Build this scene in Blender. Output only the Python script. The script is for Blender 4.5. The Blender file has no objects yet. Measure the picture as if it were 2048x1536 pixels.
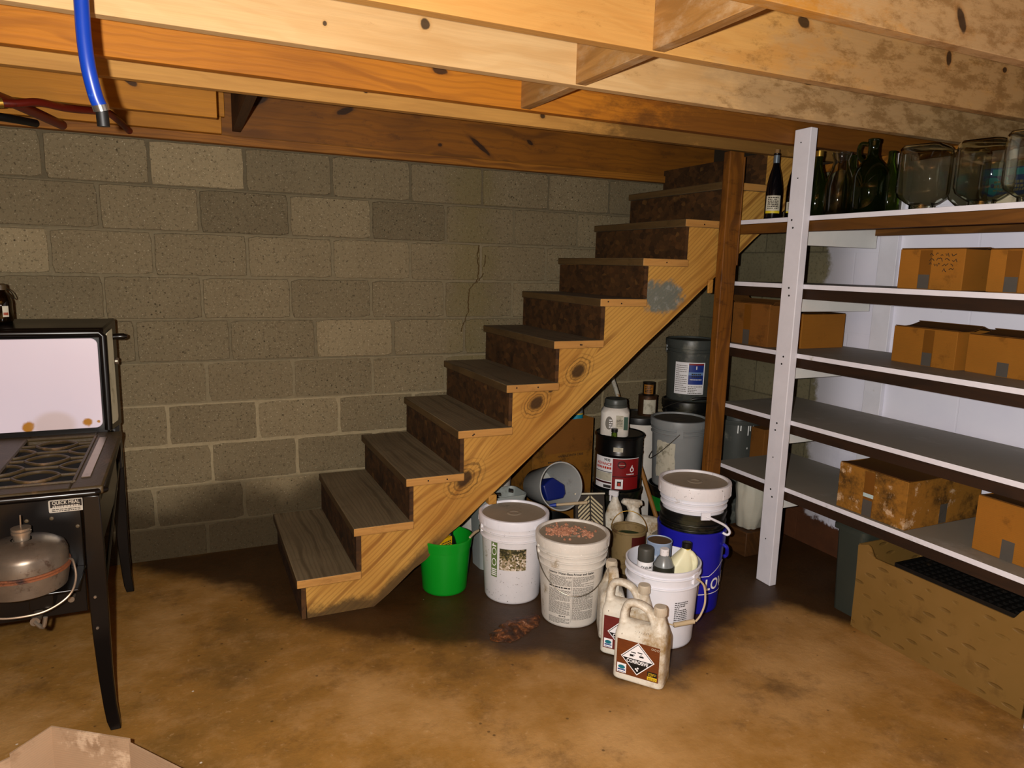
import bpy, bmesh, math, random
from mathutils import Matrix, Vector, noise as mnoise
PI = math.pi
SC = bpy.context.scene
COL = SC.collection

# ------------------------------------------------------------------ camera, light, exposure
CAM = Vector((-0.351264, -3.700155, 1.468641))
RIGHT = Vector((0.909033, -0.415916, 0.025960))
DOWN = Vector((-0.045102, -0.160123, -0.986066))
FWD = Vector((0.414277, 0.895195, -0.164316))
cd = bpy.data.cameras.new('camera')
cd.sensor_width = 36.0
cd.lens = 1416.0 / 2048.0 * 36.0
cd.clip_start = 0.02
cam = bpy.data.objects.new('camera', cd)
COL.objects.link(cam)
M = Matrix((RIGHT, -DOWN, -FWD)).transposed().to_4x4()
M.translation = CAM
cam.matrix_world = M
SC.camera = cam

w = bpy.data.worlds.new('world')
SC.world = w
w.use_nodes = True
w.node_tree.nodes['Background'].inputs[0].default_value = (0.30, 0.20, 0.12, 1)
w.node_tree.nodes['Background'].inputs[1].default_value = 0.03

ld = bpy.data.lights.new('phone_flash', 'POINT')          # the phone's flash, a hand's breadth beside the lens
ld.energy = 330.0
ld.color = (1.0, 0.955, 0.90)
ld.shadow_soft_size = 0.012
lo = bpy.data.objects.new('phone_flash', ld)
COL.objects.link(lo)
lo.location = CAM - RIGHT * 0.085 - DOWN * 0.02

SC.view_settings.view_transform = 'Standard'
SC.view_settings.look = 'None'
SC.view_settings.gamma = 1.0
SC.view_settings.use_curve_mapping = False
SC.view_settings.exposure = 0.0

# ------------------------------------------------------------------ shader helper
def lin(c):
    if isinstance(c, str):
        c = c.lstrip('#'); c = [int(c[i:i+2], 16) for i in (0, 2, 4)]
    r = [(v / 255.0) for v in c[:3]]
    return tuple(v / 12.92 if v <= 0.04045 else ((v + 0.055) / 1.055) ** 2.4 for v in r) + (1.0,)

class Mat:
    def __init__(s, name, rough=0.6, metal=0.0, spec=0.4):
        s.m = bpy.data.materials.new(name); s.m.use_nodes = True
        s.t = s.m.node_tree; s.b = s.t.nodes['Principled BSDF']
        s.b.inputs['Roughness'].default_value = rough
        s.b.inputs['Metallic'].default_value = metal
        s.b.inputs['Specular IOR Level'].default_value = spec
        s._co = None
    def node(s, ty, **kw):
        n = s.t.nodes.new(ty)
        for k, v in kw.items(): setattr(n, k, v)
        return n
    def put(s, sock, v):
        if hasattr(v, 'is_output'): s.t.links.new(v, sock)
        elif v is not None:
            try: sock.default_value = v
            except Exception: sock.default_value = (v, v, v) if not isinstance(v, (tuple, list)) else tuple(v)[:3]
    def co(s):
        if s._co is None: s._co = s.node('ShaderNodeTexCoord').outputs['Object']
        return s._co
    def xyz(s, v=None):
        n = s.node('ShaderNodeSeparateXYZ'); s.put(n.inputs[0], v or s.co()); return n.outputs
    def vec(s, x, y, z):
        n = s.node('ShaderNodeCombineXYZ')
        for i, v in enumerate((x, y, z)): s.put(n.inputs[i], v)
        return n.outputs[0]
    def map(s, scale=(1, 1, 1), rot=(0, 0, 0), loc=(0, 0, 0), v=None):
        n = s.node('ShaderNodeMapping'); s.put(n.inputs['Vector'], v or s.co())
        n.inputs['Scale'].default_value = scale; n.inputs['Rotation'].default_value = rot; n.inputs['Location'].default_value = loc
        return n.outputs[0]
    def noise(s, scale=5, detail=4, rough=0.55, v=None, dist=0.0):
        n = s.node('ShaderNodeTexNoise'); s.put(n.inputs['Vector'], v or s.co())
        n.inputs['Scale'].default_value = scale; n.inputs['Detail'].default_value = detail
        n.inputs['Roughness'].default_value = rough; n.inputs['Distortion'].default_value = dist
        return n.outputs[0]
    def voro(s, scale=5, v=None, feature='F1', out=0, rnd=1.0):
        n = s.node('ShaderNodeTexVoronoi', feature=feature); s.put(n.inputs['Vector'], v or s.co())
        n.inputs['Scale'].default_value = scale
        n.inputs['Randomness'].default_value = rnd
        return n.outputs[out]
    def math(s, op, a, b=0.0, c=None, clamp=False):
        n = s.node('ShaderNodeMath', operation=op, use_clamp=clamp)
        s.put(n.inputs[0], a); s.put(n.inputs[1], b)
        if c is not None: s.put(n.inputs[2], c)
        return n.outputs[0]
    def step(s, v, a, b):                         # smooth 0..1 from a to b
        n = s.node('ShaderNodeMapRange', interpolation_type='SMOOTHSTEP'); s.put(n.inputs[0], v)
        n.inputs[1].default_value = a; n.inputs[2].default_value = b
        return n.outputs[0]
    def mix(s, f, a, b, blend='MIX'):
        n = s.node('ShaderNodeMix', data_type='RGBA', blend_type=blend)
        s.put(n.inputs[0], f); s.put(n.inputs[6], a); s.put(n.inputs[7], b)
        return n.outputs[2]
    def ramp(s, v, stops):
        n = s.node('ShaderNodeValToRGB'); s.put(n.inputs[0], v)
        e = n.color_ramp.elements
        while len(e) < len(stops): e.new(0.5)
        for k, (p, c) in enumerate(stops): e[k].position = p; e[k].color = c
        return n.outputs[0]
    def attr(s, name, out='Color'):
        n = s.node('ShaderNodeAttribute', attribute_name=name); return n.outputs[out]
    def color(s, c): s.put(s.b.inputs['Base Color'], c); return s
    def rough(s, r): s.put(s.b.inputs['Roughness'], r); return s
    def bump(s, h, strength=0.3, dist=0.01):
        n = s.node('ShaderNodeBump'); n.inputs['Strength'].default_value = strength; n.inputs['Distance'].default_value = dist
        s.put(n.inputs['Height'], h); s.t.links.new(n.outputs[0], s.b.inputs['Normal']); return s

def scl(c, k): return tuple(min(1.0, v * k) for v in c[:3]) + (1.0,)

def plain(name, c, rough=0.5, metal=0.0, spec=0.4, dirt=None, amt=0.5, scale=14.0, bump=0.0, speck=None):
    """a surface of one colour with patchy wear or dirt of its own"""
    m = Mat(name, rough, metal, spec); c = lin(c)
    n1 = m.noise(scale, 6, 0.65)
    base = m.mix(n1, scl(c, 0.86), scl(c, 1.12))
    if dirt:
        n2 = m.noise(scale * 0.45, 8, 0.72, m.map(loc=(3.1, 1.7, 5.2)))
        k = m.step(n2, 0.66 - amt * 0.28, 0.74 - amt * 0.1)
        base = m.mix(k, base, lin(dirt))
    if speck:
        k = m.step(m.noise(scale * 9, 3, 0.6), 0.66, 0.72)
        base = m.mix(k, base, lin(speck))
    m.color(base)
    if bump: m.bump(m.noise(scale * 6, 5, 0.6), bump, 0.004)
    return m.m

def wood(name, light, dark, axis='x', slope=0.0, rings=55.0, knots=(), knot_density=0.0, weather=None, weather_x=None,
         rough=0.65, contrast=1.0, blotch=None, blotch_x=None, lowdirt=None, gain=1.0, line=None, patch=None, bump=0.25, warp=2.0, ovals=(), sharp=(0.25, 0.95), wk=0.26):
    """sawn timber: grain lines along an axis, knots, blotches"""
    m = Mat(name, rough, 0, 0.3)
    x, y, z = m.xyz()
    if axis == 'x' and slope:
        ca, sa = math.cos(slope), math.sin(slope)
        al = m.math('ADD', m.math('MULTIPLY', x, ca), m.math('MULTIPLY', z, sa))
        ac = m.math('SUBTRACT', m.math('MULTIPLY', z, ca), m.math('MULTIPLY', x, sa))
        ot = y
    elif axis == 'x': al, ac, ot = x, z, y
    elif axis == 'y': al, ac, ot = y, x, z
    else: al, ac, ot = z, x, y
    g = m.vec(m.math('MULTIPLY', al, 1.0), m.math('MULTIPLY', ac, 9.0), m.math('MULTIPLY', ot, 9.0))
    warpn = m.noise(0.9, 2, 0.5, g)
    acr = m.math('ADD', ac, m.math('MULTIPLY', ot, 0.7))
    kmask = None
    for (kx, kz, kr) in knots:
        dx = m.math('SUBTRACT', x, kx); dz = m.math('SUBTRACT', z, kz)
        if axis == 'x' and slope:
            da = m.math('ADD', m.math('MULTIPLY', dx, ca), m.math('MULTIPLY', dz, sa))
            dc = m.math('SUBTRACT', m.math('MULTIPLY', dz, ca), m.math('MULTIPLY', dx, sa))
        else: da, dc = dx, dz
        d2 = m.math('ADD', m.math('POWER', m.math('MULTIPLY', da, 0.7), 2.0), m.math('POWER', dc, 2.0))
        d = m.math('SQRT', d2)
        bulge = m.math('EXPONENT', m.math('MULTIPLY', d2, -1.0 / (kr * 1.9) ** 2))
        acr = m.math('ADD', acr, m.math('MULTIPLY', m.math('MULTIPLY', bulge, m.math('SIGN', dc)), kr * 0.9))
        dj = m.math('ADD', d, m.math('MULTIPLY', m.math('SUBTRACT', m.noise(16, 4, 0.6), 0.5), kr * 0.7))
        k = m.math('SUBTRACT', 1.0, m.step(dj, kr * 0.40, kr * 0.80))
        rg = m.math('MULTIPLY', m.step(m.math('SINE', m.math('MULTIPLY', dj, 2 * PI / (kr * 0.34))), 0.1, 0.9), m.math('SUBTRACT', 1.0, m.step(d, kr * 1.1, kr * 1.75)))
        k = m.math('MAXIMUM', k, m.math('MULTIPLY', rg, 0.55))
        kmask = k if kmask is None else m.math('MAXIMUM', kmask, k)
    wav = m.noise(1.0, 3, 0.55, m.vec(m.math('MULTIPLY', al, 1.7), m.math('MULTIPLY', ac, 5.0), m.math('MULTIPLY', ot, 5.0)))
    ph = m.math('ADD', m.math('MULTIPLY', acr, rings), m.math('MULTIPLY', wav, warp * 7.0))
    s = m.math('SINE', ph)
    gate = m.step(m.noise(1.0, 3, 0.6, m.vec(m.math('MULTIPLY', al, 1.2), m.math('MULTIPLY', ac, 7.0), m.math('ADD', ot, 3.0))), 0.36, 0.60)
    s2 = m.math('SINE', m.math('ADD', m.math('MULTIPLY', acr, rings * 4.3), m.math('MULTIPLY', wav, warp * 17.0)))
    lines = m.math('MAXIMUM', m.math('MULTIPLY', m.step(s, *sharp), gate), m.math('MULTIPLY', m.step(s2, 0.0, 1.0), 0.42))
    fine = m.noise(12.0, 4, 0.6, m.vec(m.math('MULTIPLY', al, 0.35), m.math('MULTIPLY', ac, 12.0), m.math('MULTIPLY', ot, 12.0)))
    c = m.mix(fine, scl(lin(light), 0.82), scl(lin(light), 1.15))
    c = m.mix(m.math('MULTIPLY', lines, 0.62 * contrast), c, lin(line or dark))
    big = m.noise(1.6, 3, 0.5)
    c = m.mix(m.math('MULTIPLY', m.step(big, 0.42, 0.68), 0.45 * contrast), c, lin(dark))
    if weather:
        wn = m.noise(6.0, 8, 0.72, m.vec(m.math('MULTIPLY', al, 0.8), m.math('MULTIPLY', ac, 1.7), m.math('MULTIPLY', ot, 1.7)))
        if weather_x is not None:
            wn = m.math('ADD', wn, m.math('SUBTRACT', m.math('MULTIPLY', m.step(x, weather_x - 0.6, weather_x + 0.8), wk), wk*0.5))
        c = m.mix(m.math('MULTIPLY', m.step(wn, 0.44, 0.70), 0.7), c, lin(weather))
    if blotch:
        bn = m.noise(14.0, 8, 0.76, m.map((0.55, 1, 1.3), loc=(7, 3, 1)))
        if blotch_x is not None: bn = m.math('ADD', bn, m.math('SUBTRACT', m.math('MULTIPLY', m.step(x, blotch_x - 0.7, blotch_x + 0.9), 0.17), 0.06))
        c = m.mix(m.math('MULTIPLY', m.step(bn, 0.54, 0.70), 0.62), c, lin(blotch))
    if knot_density:
        kv = m.voro(1.0, m.vec(m.math('MULTIPLY', al, knot_density), m.math('MULTIPLY', ac, 6.5), m.math('MULTIPLY', ot, 2.0)))
        kk = m.math('SUBTRACT', 1.0, m.step(kv, 0.075, 0.125))
        c = m.mix(m.math('MULTIPLY', kk, 0.92), c, lin('#2a1503'))
    if kmask is not None:
        c = m.mix(m.math('MULTIPLY', kmask, 0.9), c, lin('#2c1704'))
    for (ox, oz, orx, orz, oa) in ovals:
        dx = m.math('SUBTRACT', x, ox); dz = m.math('SUBTRACT', z, oz); co_, so_ = math.cos(oa), math.sin(oa)
        ea = m.math('DIVIDE', m.math('ADD', m.math('MULTIPLY', dx, co_), m.math('MULTIPLY', dz, so_)), orx)
        eb = m.math('DIVIDE', m.math('SUBTRACT', m.math('MULTIPLY', dz, co_), m.math('MULTIPLY', dx, so_)), orz)
        e_ = m.math('SQRT', m.math('ADD', m.math('POWER', ea, 2.0), m.math('POWER', eb, 2.0)))
        e_ = m.math('ADD', e_, m.math('MULTIPLY', m.math('SUBTRACT', m.noise(30, 4, 0.6), 0.5), 0.7))
        c = m.mix(m.math('MULTIPLY', m.math('SUBTRACT', 1.0, m.step(e_, 1.0, 1.8)), 0.35), c, lin(dark))
        c = m.mix(m.math('MULTIPLY', m.math('SUBTRACT', 1.0, m.step(e_, 0.75, 1.1)), 0.88), c, lin('#241203'))
    if patch:
        (pcx, pcz, prx, prz, pcol) = patch
        pn = m.noise(14.0, 5, 0.65)
        e = m.math('ADD', m.math('POWER', m.math('DIVIDE', m.math('SUBTRACT', x, pcx), prx), 2.0),
                   m.math('POWER', m.math('DIVIDE', m.math('SUBTRACT', z, pcz), prz), 2.0))
        e = m.math('ADD', e, m.math('MULTIPLY', m.math('SUBTRACT', pn, 0.5), 3.0))
        pc = m.mix(m.step(m.noise(22, 6, 0.7), 0.5, 0.7), lin(pcol), lin('#9aa6a6'))
        c = m.mix(m.math('MULTIPLY', m.math('SUBTRACT', 1.0, m.step(e, 0.6, 1.3)), 0.85), c, pc)
    if lowdirt:
        dn = m.math('MULTIPLY', m.math('SUBTRACT', m.noise(9, 7, 0.7), 0.5), 0.16)
        k1 = m.math('SUBTRACT', 1.0, m.step(m.math('ADD', z, dn), 0.02, 0.075))
        k2 = m.math('MULTIPLY', m.math('SUBTRACT', 1.0, m.step(m.math('ADD', ac, m.math('MULTIPLY', dn, 0.5)), lowdirt + 0.02, lowdirt + 0.065)), m.math('SUBTRACT', 1.0, m.step(m.math('ADD', x, dn), 0.55, 0.8)))
        c = m.mix(m.math('MULTIPLY', m.math('MAXIMUM', k1, k2), 0.85), c, m.mix(m.noise(20, 5, 0.7), lin('#1c1006'), lin('#4d3a22')))
    if gain != 1.0: c = m.mix(1.0, c, (gain, gain, gain, 1.0), 'MULTIPLY')
    m.color(c)
    m.bump(m.math('ADD', m.math('MULTIPLY', fine, 0.6), m.math('MULTIPLY', lines, -0.25)), bump, 0.004)
    return m.m

# ------------------------------------------------------------------ mesh helper
class MB:
    def __init__(s): s.v = []; s.f = []; s.mi = []; s.fl = []
    def add(s, vs, fs, m=0, flat=False):
        o = len(s.v); s.v += [tuple(p) for p in vs]
        for f in fs: s.f.append([i + o for i in f]); s.mi.append(m); s.fl.append(flat)
    def bx(s, x0, x1, y0, y1, z0, z1, m=0, T=None, mats=None):
        vs = [Vector(p) for p in ((x0,y0,z0),(x1,y0,z0),(x1,y1,z0),(x0,y1,z0),(x0,y0,z1),(x1,y0,z1),(x1,y1,z1),(x0,y1,z1))]
        if T is not None: vs = [T @ p for p in vs]
        fs = [(0,3,2,1),(4,5,6,7),(0,1,5,4),(1,2,6,5),(2,3,7,6),(3,0,4,7)]   # bottom top -y +x +y -x
        if mats is None: s.add(vs, fs, m)
        else:
            o = len(s.v); s.v += [tuple(p) for p in vs]
            for f, mm in zip(fs, mats): s.f.append([i + o for i in f]); s.mi.append(mm); s.fl.append(False)
    def lathe(s, prof, seg=48, m=0, T=None, close=False):
        n = len(prof); vs = []; fs = []; ms = []
        for p in prof:
            for k in range(seg):
                a = 2 * PI * k / seg; vs.append(Vector((p[0] * math.cos(a), p[0] * math.sin(a), p[1])))
        if T is not None: vs = [T @ p for p in vs]
        o = len(s.v); s.v += [tuple(p) for p in vs]
        rng = range(n) if close else range(n - 1)
        for i in rng:
            j = (i + 1) % n
            mm = prof[i][2] if len(prof[i]) > 2 else m
            for k in range(seg):
                k2 = (k + 1) % seg
                s.f.append([o + i*seg + k, o + i*seg + k2, o + j*seg + k2, o + j*seg + k]); s.mi.append(mm); s.fl.append(False)
    def loft(s, rings, m=0, cap0=True, cap1=True):
        n = len(rings[0]); o = len(s.v)
        for r in rings: s.v += [tuple(p) for p in r]
        for i in range(len(rings) - 1):
            for k in range(n):
                k2 = (k + 1) % n
                s.f.append([o+i*n+k, o+i*n+k2, o+(i+1)*n+k2, o+(i+1)*n+k]); s.mi.append(m); s.fl.append(False)
        if cap0: s.f.append([o + k for k in reversed(range(n))]); s.mi.append(m); s.fl.append(False)
        if cap1: s.f.append([o + (len(rings)-1)*n + k for k in range(n)]); s.mi.append(m); s.fl.append(False)
    def tube(s, pts, r, seg=10, m=0, cap=True, sub=0, flat=1.0):
        pts = [Vector(p) for p in pts]
        if sub: pts = smooth_path(pts, sub)
        n = len(pts)
        rad = r if isinstance(r, (list, tuple)) else [r] * n
        if len(rad) != n: rad = [rad[min(len(rad)-1, int(i * len(rad) / n))] for i in range(n)]
        t = (pts[1] - pts[0]).normalized()
        up = Vector((0, 0, 1)) if abs(t.z) < 0.9 else Vector((1, 0, 0))
        u = t.cross(up).normalized(); rings = []
        for i in range(n):
            a = pts[max(0, i-1)]; b = pts[min(n-1, i+1)]
            t = (b - a).normalized()
            u = (u - t * u.dot(t)).normalized(); v2 = t.cross(u)
            rings.append([pts[i] + (u * math.cos(2*PI*k/seg) + v2 * math.sin(2*PI*k/seg) * flat) * rad[i] for k in range(seg)])
        s.loft(rings, m, cap, cap)
    def prism(s, poly, T, d, m=0):                # poly in (u,v); T maps (u,v,w) to xyz; extruded w 0..d
        n = len(poly)
        vs = [T(u, v, 0) for u, v in poly] + [T(u, v, d) for u, v in poly]
        fs = [list(range(n))[::-1], list(range(n, 2*n))] + [[i, (i+1) % n, (i+1) % n + n, i + n] for i in range(n)]
        s.add(vs, fs, m)
    def grid(s, fn, nu, nv, m=0, flat=False):
        vs = [fn(i / nu, j / nv) for j in range(nv+1) for i in range(nu+1)]
        fs = [[j*(nu+1)+i, j*(nu+1)+i+1, (j+1)*(nu+1)+i+1, (j+1)*(nu+1)+i] for j in range(nv) for i in range(nu)]
        s.add(vs, fs, m, flat)
    def text(s, txt, size, T, m=0, bold=0.0, cut=0, squash=1.0):
        vs, fs = text_geo(txt, size, bold, cut)
        s.add([T(x * squash, y) for x, y in vs], fs, m, True)
    def bars(s, T, u0, u1, v0, v1, rows, m=0, seed=1, fill=0.5, word=(0.004, 0.012)):
        rn = random.Random(seed); dv = (v1 - v0) / rows
        for r in range(rows):
            v = v1 - (r + 1) * dv; u = u0
            end = u1 if rn.random() > 0.15 else u0 + (u1 - u0) * rn.uniform(0.3, 0.9)
            while u < end:
                ww = min(rn.uniform(*word), end - u)
                s.add([T(u, v), T(u + ww, v), T(u + ww, v + dv * fill), T(u, v + dv * fill)], [(0, 1, 2, 3)], m, True)
                u += ww + word[0] * 0.5
    def rect(s, T, u0, u1, v0, v1, m=0, nu=1):
        for i in range(nu):
            a = u0 + (u1-u0)*i/nu; b = u0 + (u1-u0)*(i+1)/nu
            s.add([T(a, v0), T(b, v0), T(b, v1), T(a, v1)], [(0, 1, 2, 3)], m, True)
    def build(s, name, mats, parent=None, bevel=0.0, smooth=40, seg=2, remesh=0.0, T=None):
        me = bpy.data.meshes.new(name)
        vs = s.v if T is None else [tuple(T @ Vector(p)) for p in s.v]
        me.from_pydata(vs, [], s.f)
        if not isinstance(mats, (list, tuple)): mats = [mats]
        for mm in mats: me.materials.append(mm)
        me.polygons.foreach_set('material_index', s.mi)
        me.polygons.foreach_set('use_smooth', [bool(smooth)] * len(s.f))
        bm = bmesh.new(); bm.from_mesh(me)
        bmesh.ops.remove_doubles(bm, verts=bm.verts, dist=1e-6)
        if not any(s.fl): bmesh.ops.recalc_face_normals(bm, faces=bm.faces)
        bm.to_mesh(me); bm.free()
        if smooth: me.set_sharp_from_angle(angle=math.radians(smooth))
        o = bpy.data.objects.new(name, me); COL.objects.link(o)
        if parent: o.parent = parent
        if remesh:
            r = o.modifiers.new('remesh', 'REMESH'); r.mode = 'VOXEL'; r.voxel_size = remesh; r.use_smooth_shade = True
            q = o.modifiers.new('smooth', 'SMOOTH'); q.iterations = 8; q.factor = 0.5
        if bevel:
            b = o.modifiers.new('bevel', 'BEVEL'); b.width = bevel; b.segments = seg; b.limit_method = 'ANGLE'; b.angle_limit = math.radians(40)
        return o

def smooth_path(pts, k):
    out = []; n = len(pts)
    for i in range(n - 1):
        p0, p1, p2, p3 = pts[max(0, i-1)], pts[i], pts[i+1], pts[min(n-1, i+2)]
        for j in range(k):
            t = j / k
            out.append(0.5 * ((2*p1) + (p2-p0)*t + (2*p0-5*p1+4*p2-p3)*t*t + (3*p1-p0-3*p2+p3)*t*t*t))
    out.append(pts[-1]); return out

_tc = {}
def text_geo(txt, size, bold=0.0, cut=0):
    key = (txt, size, bold, cut)
    if key in _tc: return _tc[key]
    cu = bpy.data.curves.new('t', 'FONT'); cu.body = txt; cu.size = size; cu.align_x = 'CENTER'; cu.align_y = 'CENTER'
    cu.offset = bold; cu.resolution_u = 3
    ob = bpy.data.objects.new('t', cu); COL.objects.link(ob)
    dg = bpy.context.evaluated_depsgraph_get()
    me = bpy.data.meshes.new_from_object(ob.evaluated_get(dg))
    bm = bmesh.new(); bm.from_mesh(me)
    bmesh.ops.triangulate(bm, faces=bm.faces)
    if cut: bmesh.ops.subdivide_edges(bm, edges=bm.edges, cuts=cut, use_grid_fill=True)
    bm.verts.ensure_lookup_table()
    vs = [(p.co.x, p.co.y) for p in bm.verts]; fs = [[q.index for q in f.verts] for f in bm.faces]
    bm.free(); bpy.data.objects.remove(ob); bpy.data.curves.remove(cu); bpy.data.meshes.remove(me)
    _tc[key] = (vs, fs); return _tc[key]

def cyl(rf, a0, v0=0.0, off=0.0012):               # (u,v) on a round wall, u to the right as seen from outside
    def T(u, v, w=0.0):
        r = rf(v + v0) + off + w; a = a0 + u / r
        return (r * math.cos(a), r * math.sin(a), v + v0)
    return T
def flatmap(o, r, u, off=0.0008):
    o, r, u = Vector(o), Vector(r).normalized(), Vector(u).normalized(); nrm = r.cross(u)
    def T(a, b, w=0.0): return tuple(o + r * a + u * b + nrm * (off + w))
    return T

def thing(name, label, cat, loc=(0, 0, 0), rz=0.0, group=None):
    o = bpy.data.objects.new(name, None); COL.objects.link(o); o.empty_display_size = 0.05
    o.location = loc; o.rotation_euler = (0, 0, rz); o['label'] = label; o['category'] = cat
    if group: o['group'] = group
    return o
def tag(o, label, cat, group=None, kind=None):
    o['label'] = label; o['category'] = cat
    if group: o['group'] = group
    if kind: o['kind'] = kind
    return o
def struct(o): o['kind'] = 'structure'; return o
def face_cam(x, y): return math.atan2(CAM.y - y, CAM.x - x)
def hsh(*a): return mnoise.cell(Vector((a + (0, 0, 0))[:3]) * 1.37 + Vector((0.5, 0.5, 0.5)))
# ------------------------------------------------------------------ materials
# concrete floor with ochre paint worn through; the wet dark patch is a spill with its own outline
def floor_mat():
    m = Mat('painted_concrete', 0.62, 0, 0.35)
    a = m.noise(1.3, 6, 0.62); b = m.noise(7, 8, 0.7, m.map(loc=(4, 9, 2))); c = m.noise(34, 6, 0.7)
    x, y, z = m.xyz()
    base = m.ramp(a, [(0.30, lin('#6f5020')), (0.48, lin('#92682c')), (0.66, lin('#b58c56'))])
    base = m.mix(m.math('MULTIPLY', m.step(b, 0.47, 0.68), 0.5), base, lin('#ab8350'))
    base = m.mix(m.math('MULTIPLY', m.step(m.noise(4.2, 9, 0.75, m.map(loc=(1, 5, 8))), 0.51, 0.68), 0.45), base, lin('#4f3312'))
    base = m.mix(m.math('MULTIPLY', m.step(c, 0.58, 0.72), 0.4), base, lin('#c6a070'))
    pits = m.math('SUBTRACT', 1.0, m.step(m.voro(11), 0.035, 0.075))
    base = m.mix(m.math('MULTIPLY', pits, 0.6), base, lin('#2a1806'))
    wet = m.math('ADD', m.attr('stain', 'Fac'), m.math('MULTIPLY', m.math('SUBTRACT', m.noise(4.5, 8, 0.66), 0.5), 0.7))
    k = m.step(wet, 0.34, 0.72)
    dark = m.mix(m.noise(9, 6, 0.7), lin('#100802'), lin('#3a200b'))
    base = m.mix(m.math('MULTIPLY', k, 0.93), base, dark)
    dots = m.math('SUBTRACT', 1.0, m.step(m.voro(5.3), 0.016, 0.024))
    base = m.mix(m.math('MULTIPLY', dots, 0.85), base, lin('#d8cdbc'))
    base = m.mix(1.0, base, (0.93, 0.93, 0.93, 1.0), 'MULTIPLY')
    m.color(base)
    m.rough(m.math('SUBTRACT', 0.68, m.math('MULTIPLY', k, 0.22)))
    m.bump(m.math('ADD', m.math('MULTIPLY', b, 0.6), m.math('MULTIPLY', c, 0.35)), 0.45, 0.012)
    return m.m

def block_mat():
    m = Mat('concrete_block', 0.92, 0, 0.2)
    t = m.attr('tone', 'Fac')
    n1 = m.noise(3.2, 5, 0.6); n2 = m.noise(60, 5, 0.75); n3 = m.noise(130, 3, 0.6, m.map(loc=(5, 3, 8)))
    c = m.mix(n1, lin('#6d6048'), lin('#877a5e'))
    c = m.mix(m.math('MULTIPLY', m.step(n2, 0.53, 0.66), 0.7), c, lin('#453b29'))
    c = m.mix(m.math('MULTIPLY', m.step(n3, 0.60, 0.70), 0.75), c, lin('#b9ad90'))
    c = m.mix(m.math('MULTIPLY', m.step(m.noise(85, 3, 0.6, m.map(loc=(1, 1, 6))), 0.60, 0.68), 0.6), c, lin('#33291a'))
    pits = m.math('SUBTRACT', 1.0, m.step(m.voro(38), 0.10, 0.17))
    c = m.mix(m.math('MULTIPLY', pits, m.math('MULTIPLY', m.step(n1, 0.45, 0.6), 0.75)), c, lin('#2b2416'))
    c = m.mix(1.0, c, m.vec(t, t, t), 'MULTIPLY')
    x, y, z = m.xyz()
    # damp rising in the two lowest courses, with a ragged arched upper edge
    dn = m.math('ADD', z, m.math('MULTIPLY', m.math('SUBTRACT', m.noise(1.7, 4, 0.55, m.map(loc=(0, 2, 0))), 0.5), 0.55))
    damp = m.math('SUBTRACT', 1.0, m.step(dn, 0.20, 0.42))
    c = m.mix(m.math('MULTIPLY', damp, 0.80), c, lin('#2b1f0c'))
    # greenish water streak near the crack
    sx = m.math('ABSOLUTE', m.math('SUBTRACT', x, 1.10))
    st = m.math('ADD', m.math('MULTIPLY', sx, 3.0), m.math('MULTIPLY', m.math('SUBTRACT', m.noise(5, 5, 0.6), 0.5), 1.0))
    c = m.mix(m.math('MULTIPLY', m.math('SUBTRACT', 1.0, m.step(st, 0.1, 0.55)), 0.35), c, lin('#6e6436'))
    c = m.mix(1.0, c, (0.90, 0.89, 0.88, 1.0), 'MULTIPLY')
    m.color(c)
    m.bump(m.math('ADD', m.math('ADD', m.math('MULTIPLY', n2, 0.5), m.math('MULTIPLY', n3, 0.3)), m.math('MULTIPLY', pits, -0.5)), 0.7, 0.006)
    return m.m

def mortar_mat():
    m = Mat('mortar', 0.95, 0, 0.2)
    t = m.attr('tone', 'Fac'); n = m.noise(45, 6, 0.7)
    c = m.mix(n, lin('#6e624a'), lin('#968a6e'))
    c = m.mix(1.0, c, m.vec(t, t, t), 'MULTIPLY')
    x, y, z = m.xyz()
    dn = m.math('ADD', z, m.math('MULTIPLY', m.math('SUBTRACT', m.noise(1.7, 4, 0.55, m.map(loc=(0, 2, 0))), 0.5), 0.55))
    c = m.mix(m.math('MULTIPLY', m.math('SUBTRACT', 1.0, m.step(dn, 0.20, 0.42)), 0.7), c, lin('#2b1f0c'))
    c = m.mix(1.0, c, (0.92, 0.91, 0.89, 1.0), 'MULTIPLY')
    m.color(c); m.bump(n, 0.6, 0.004); return m.m

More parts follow.
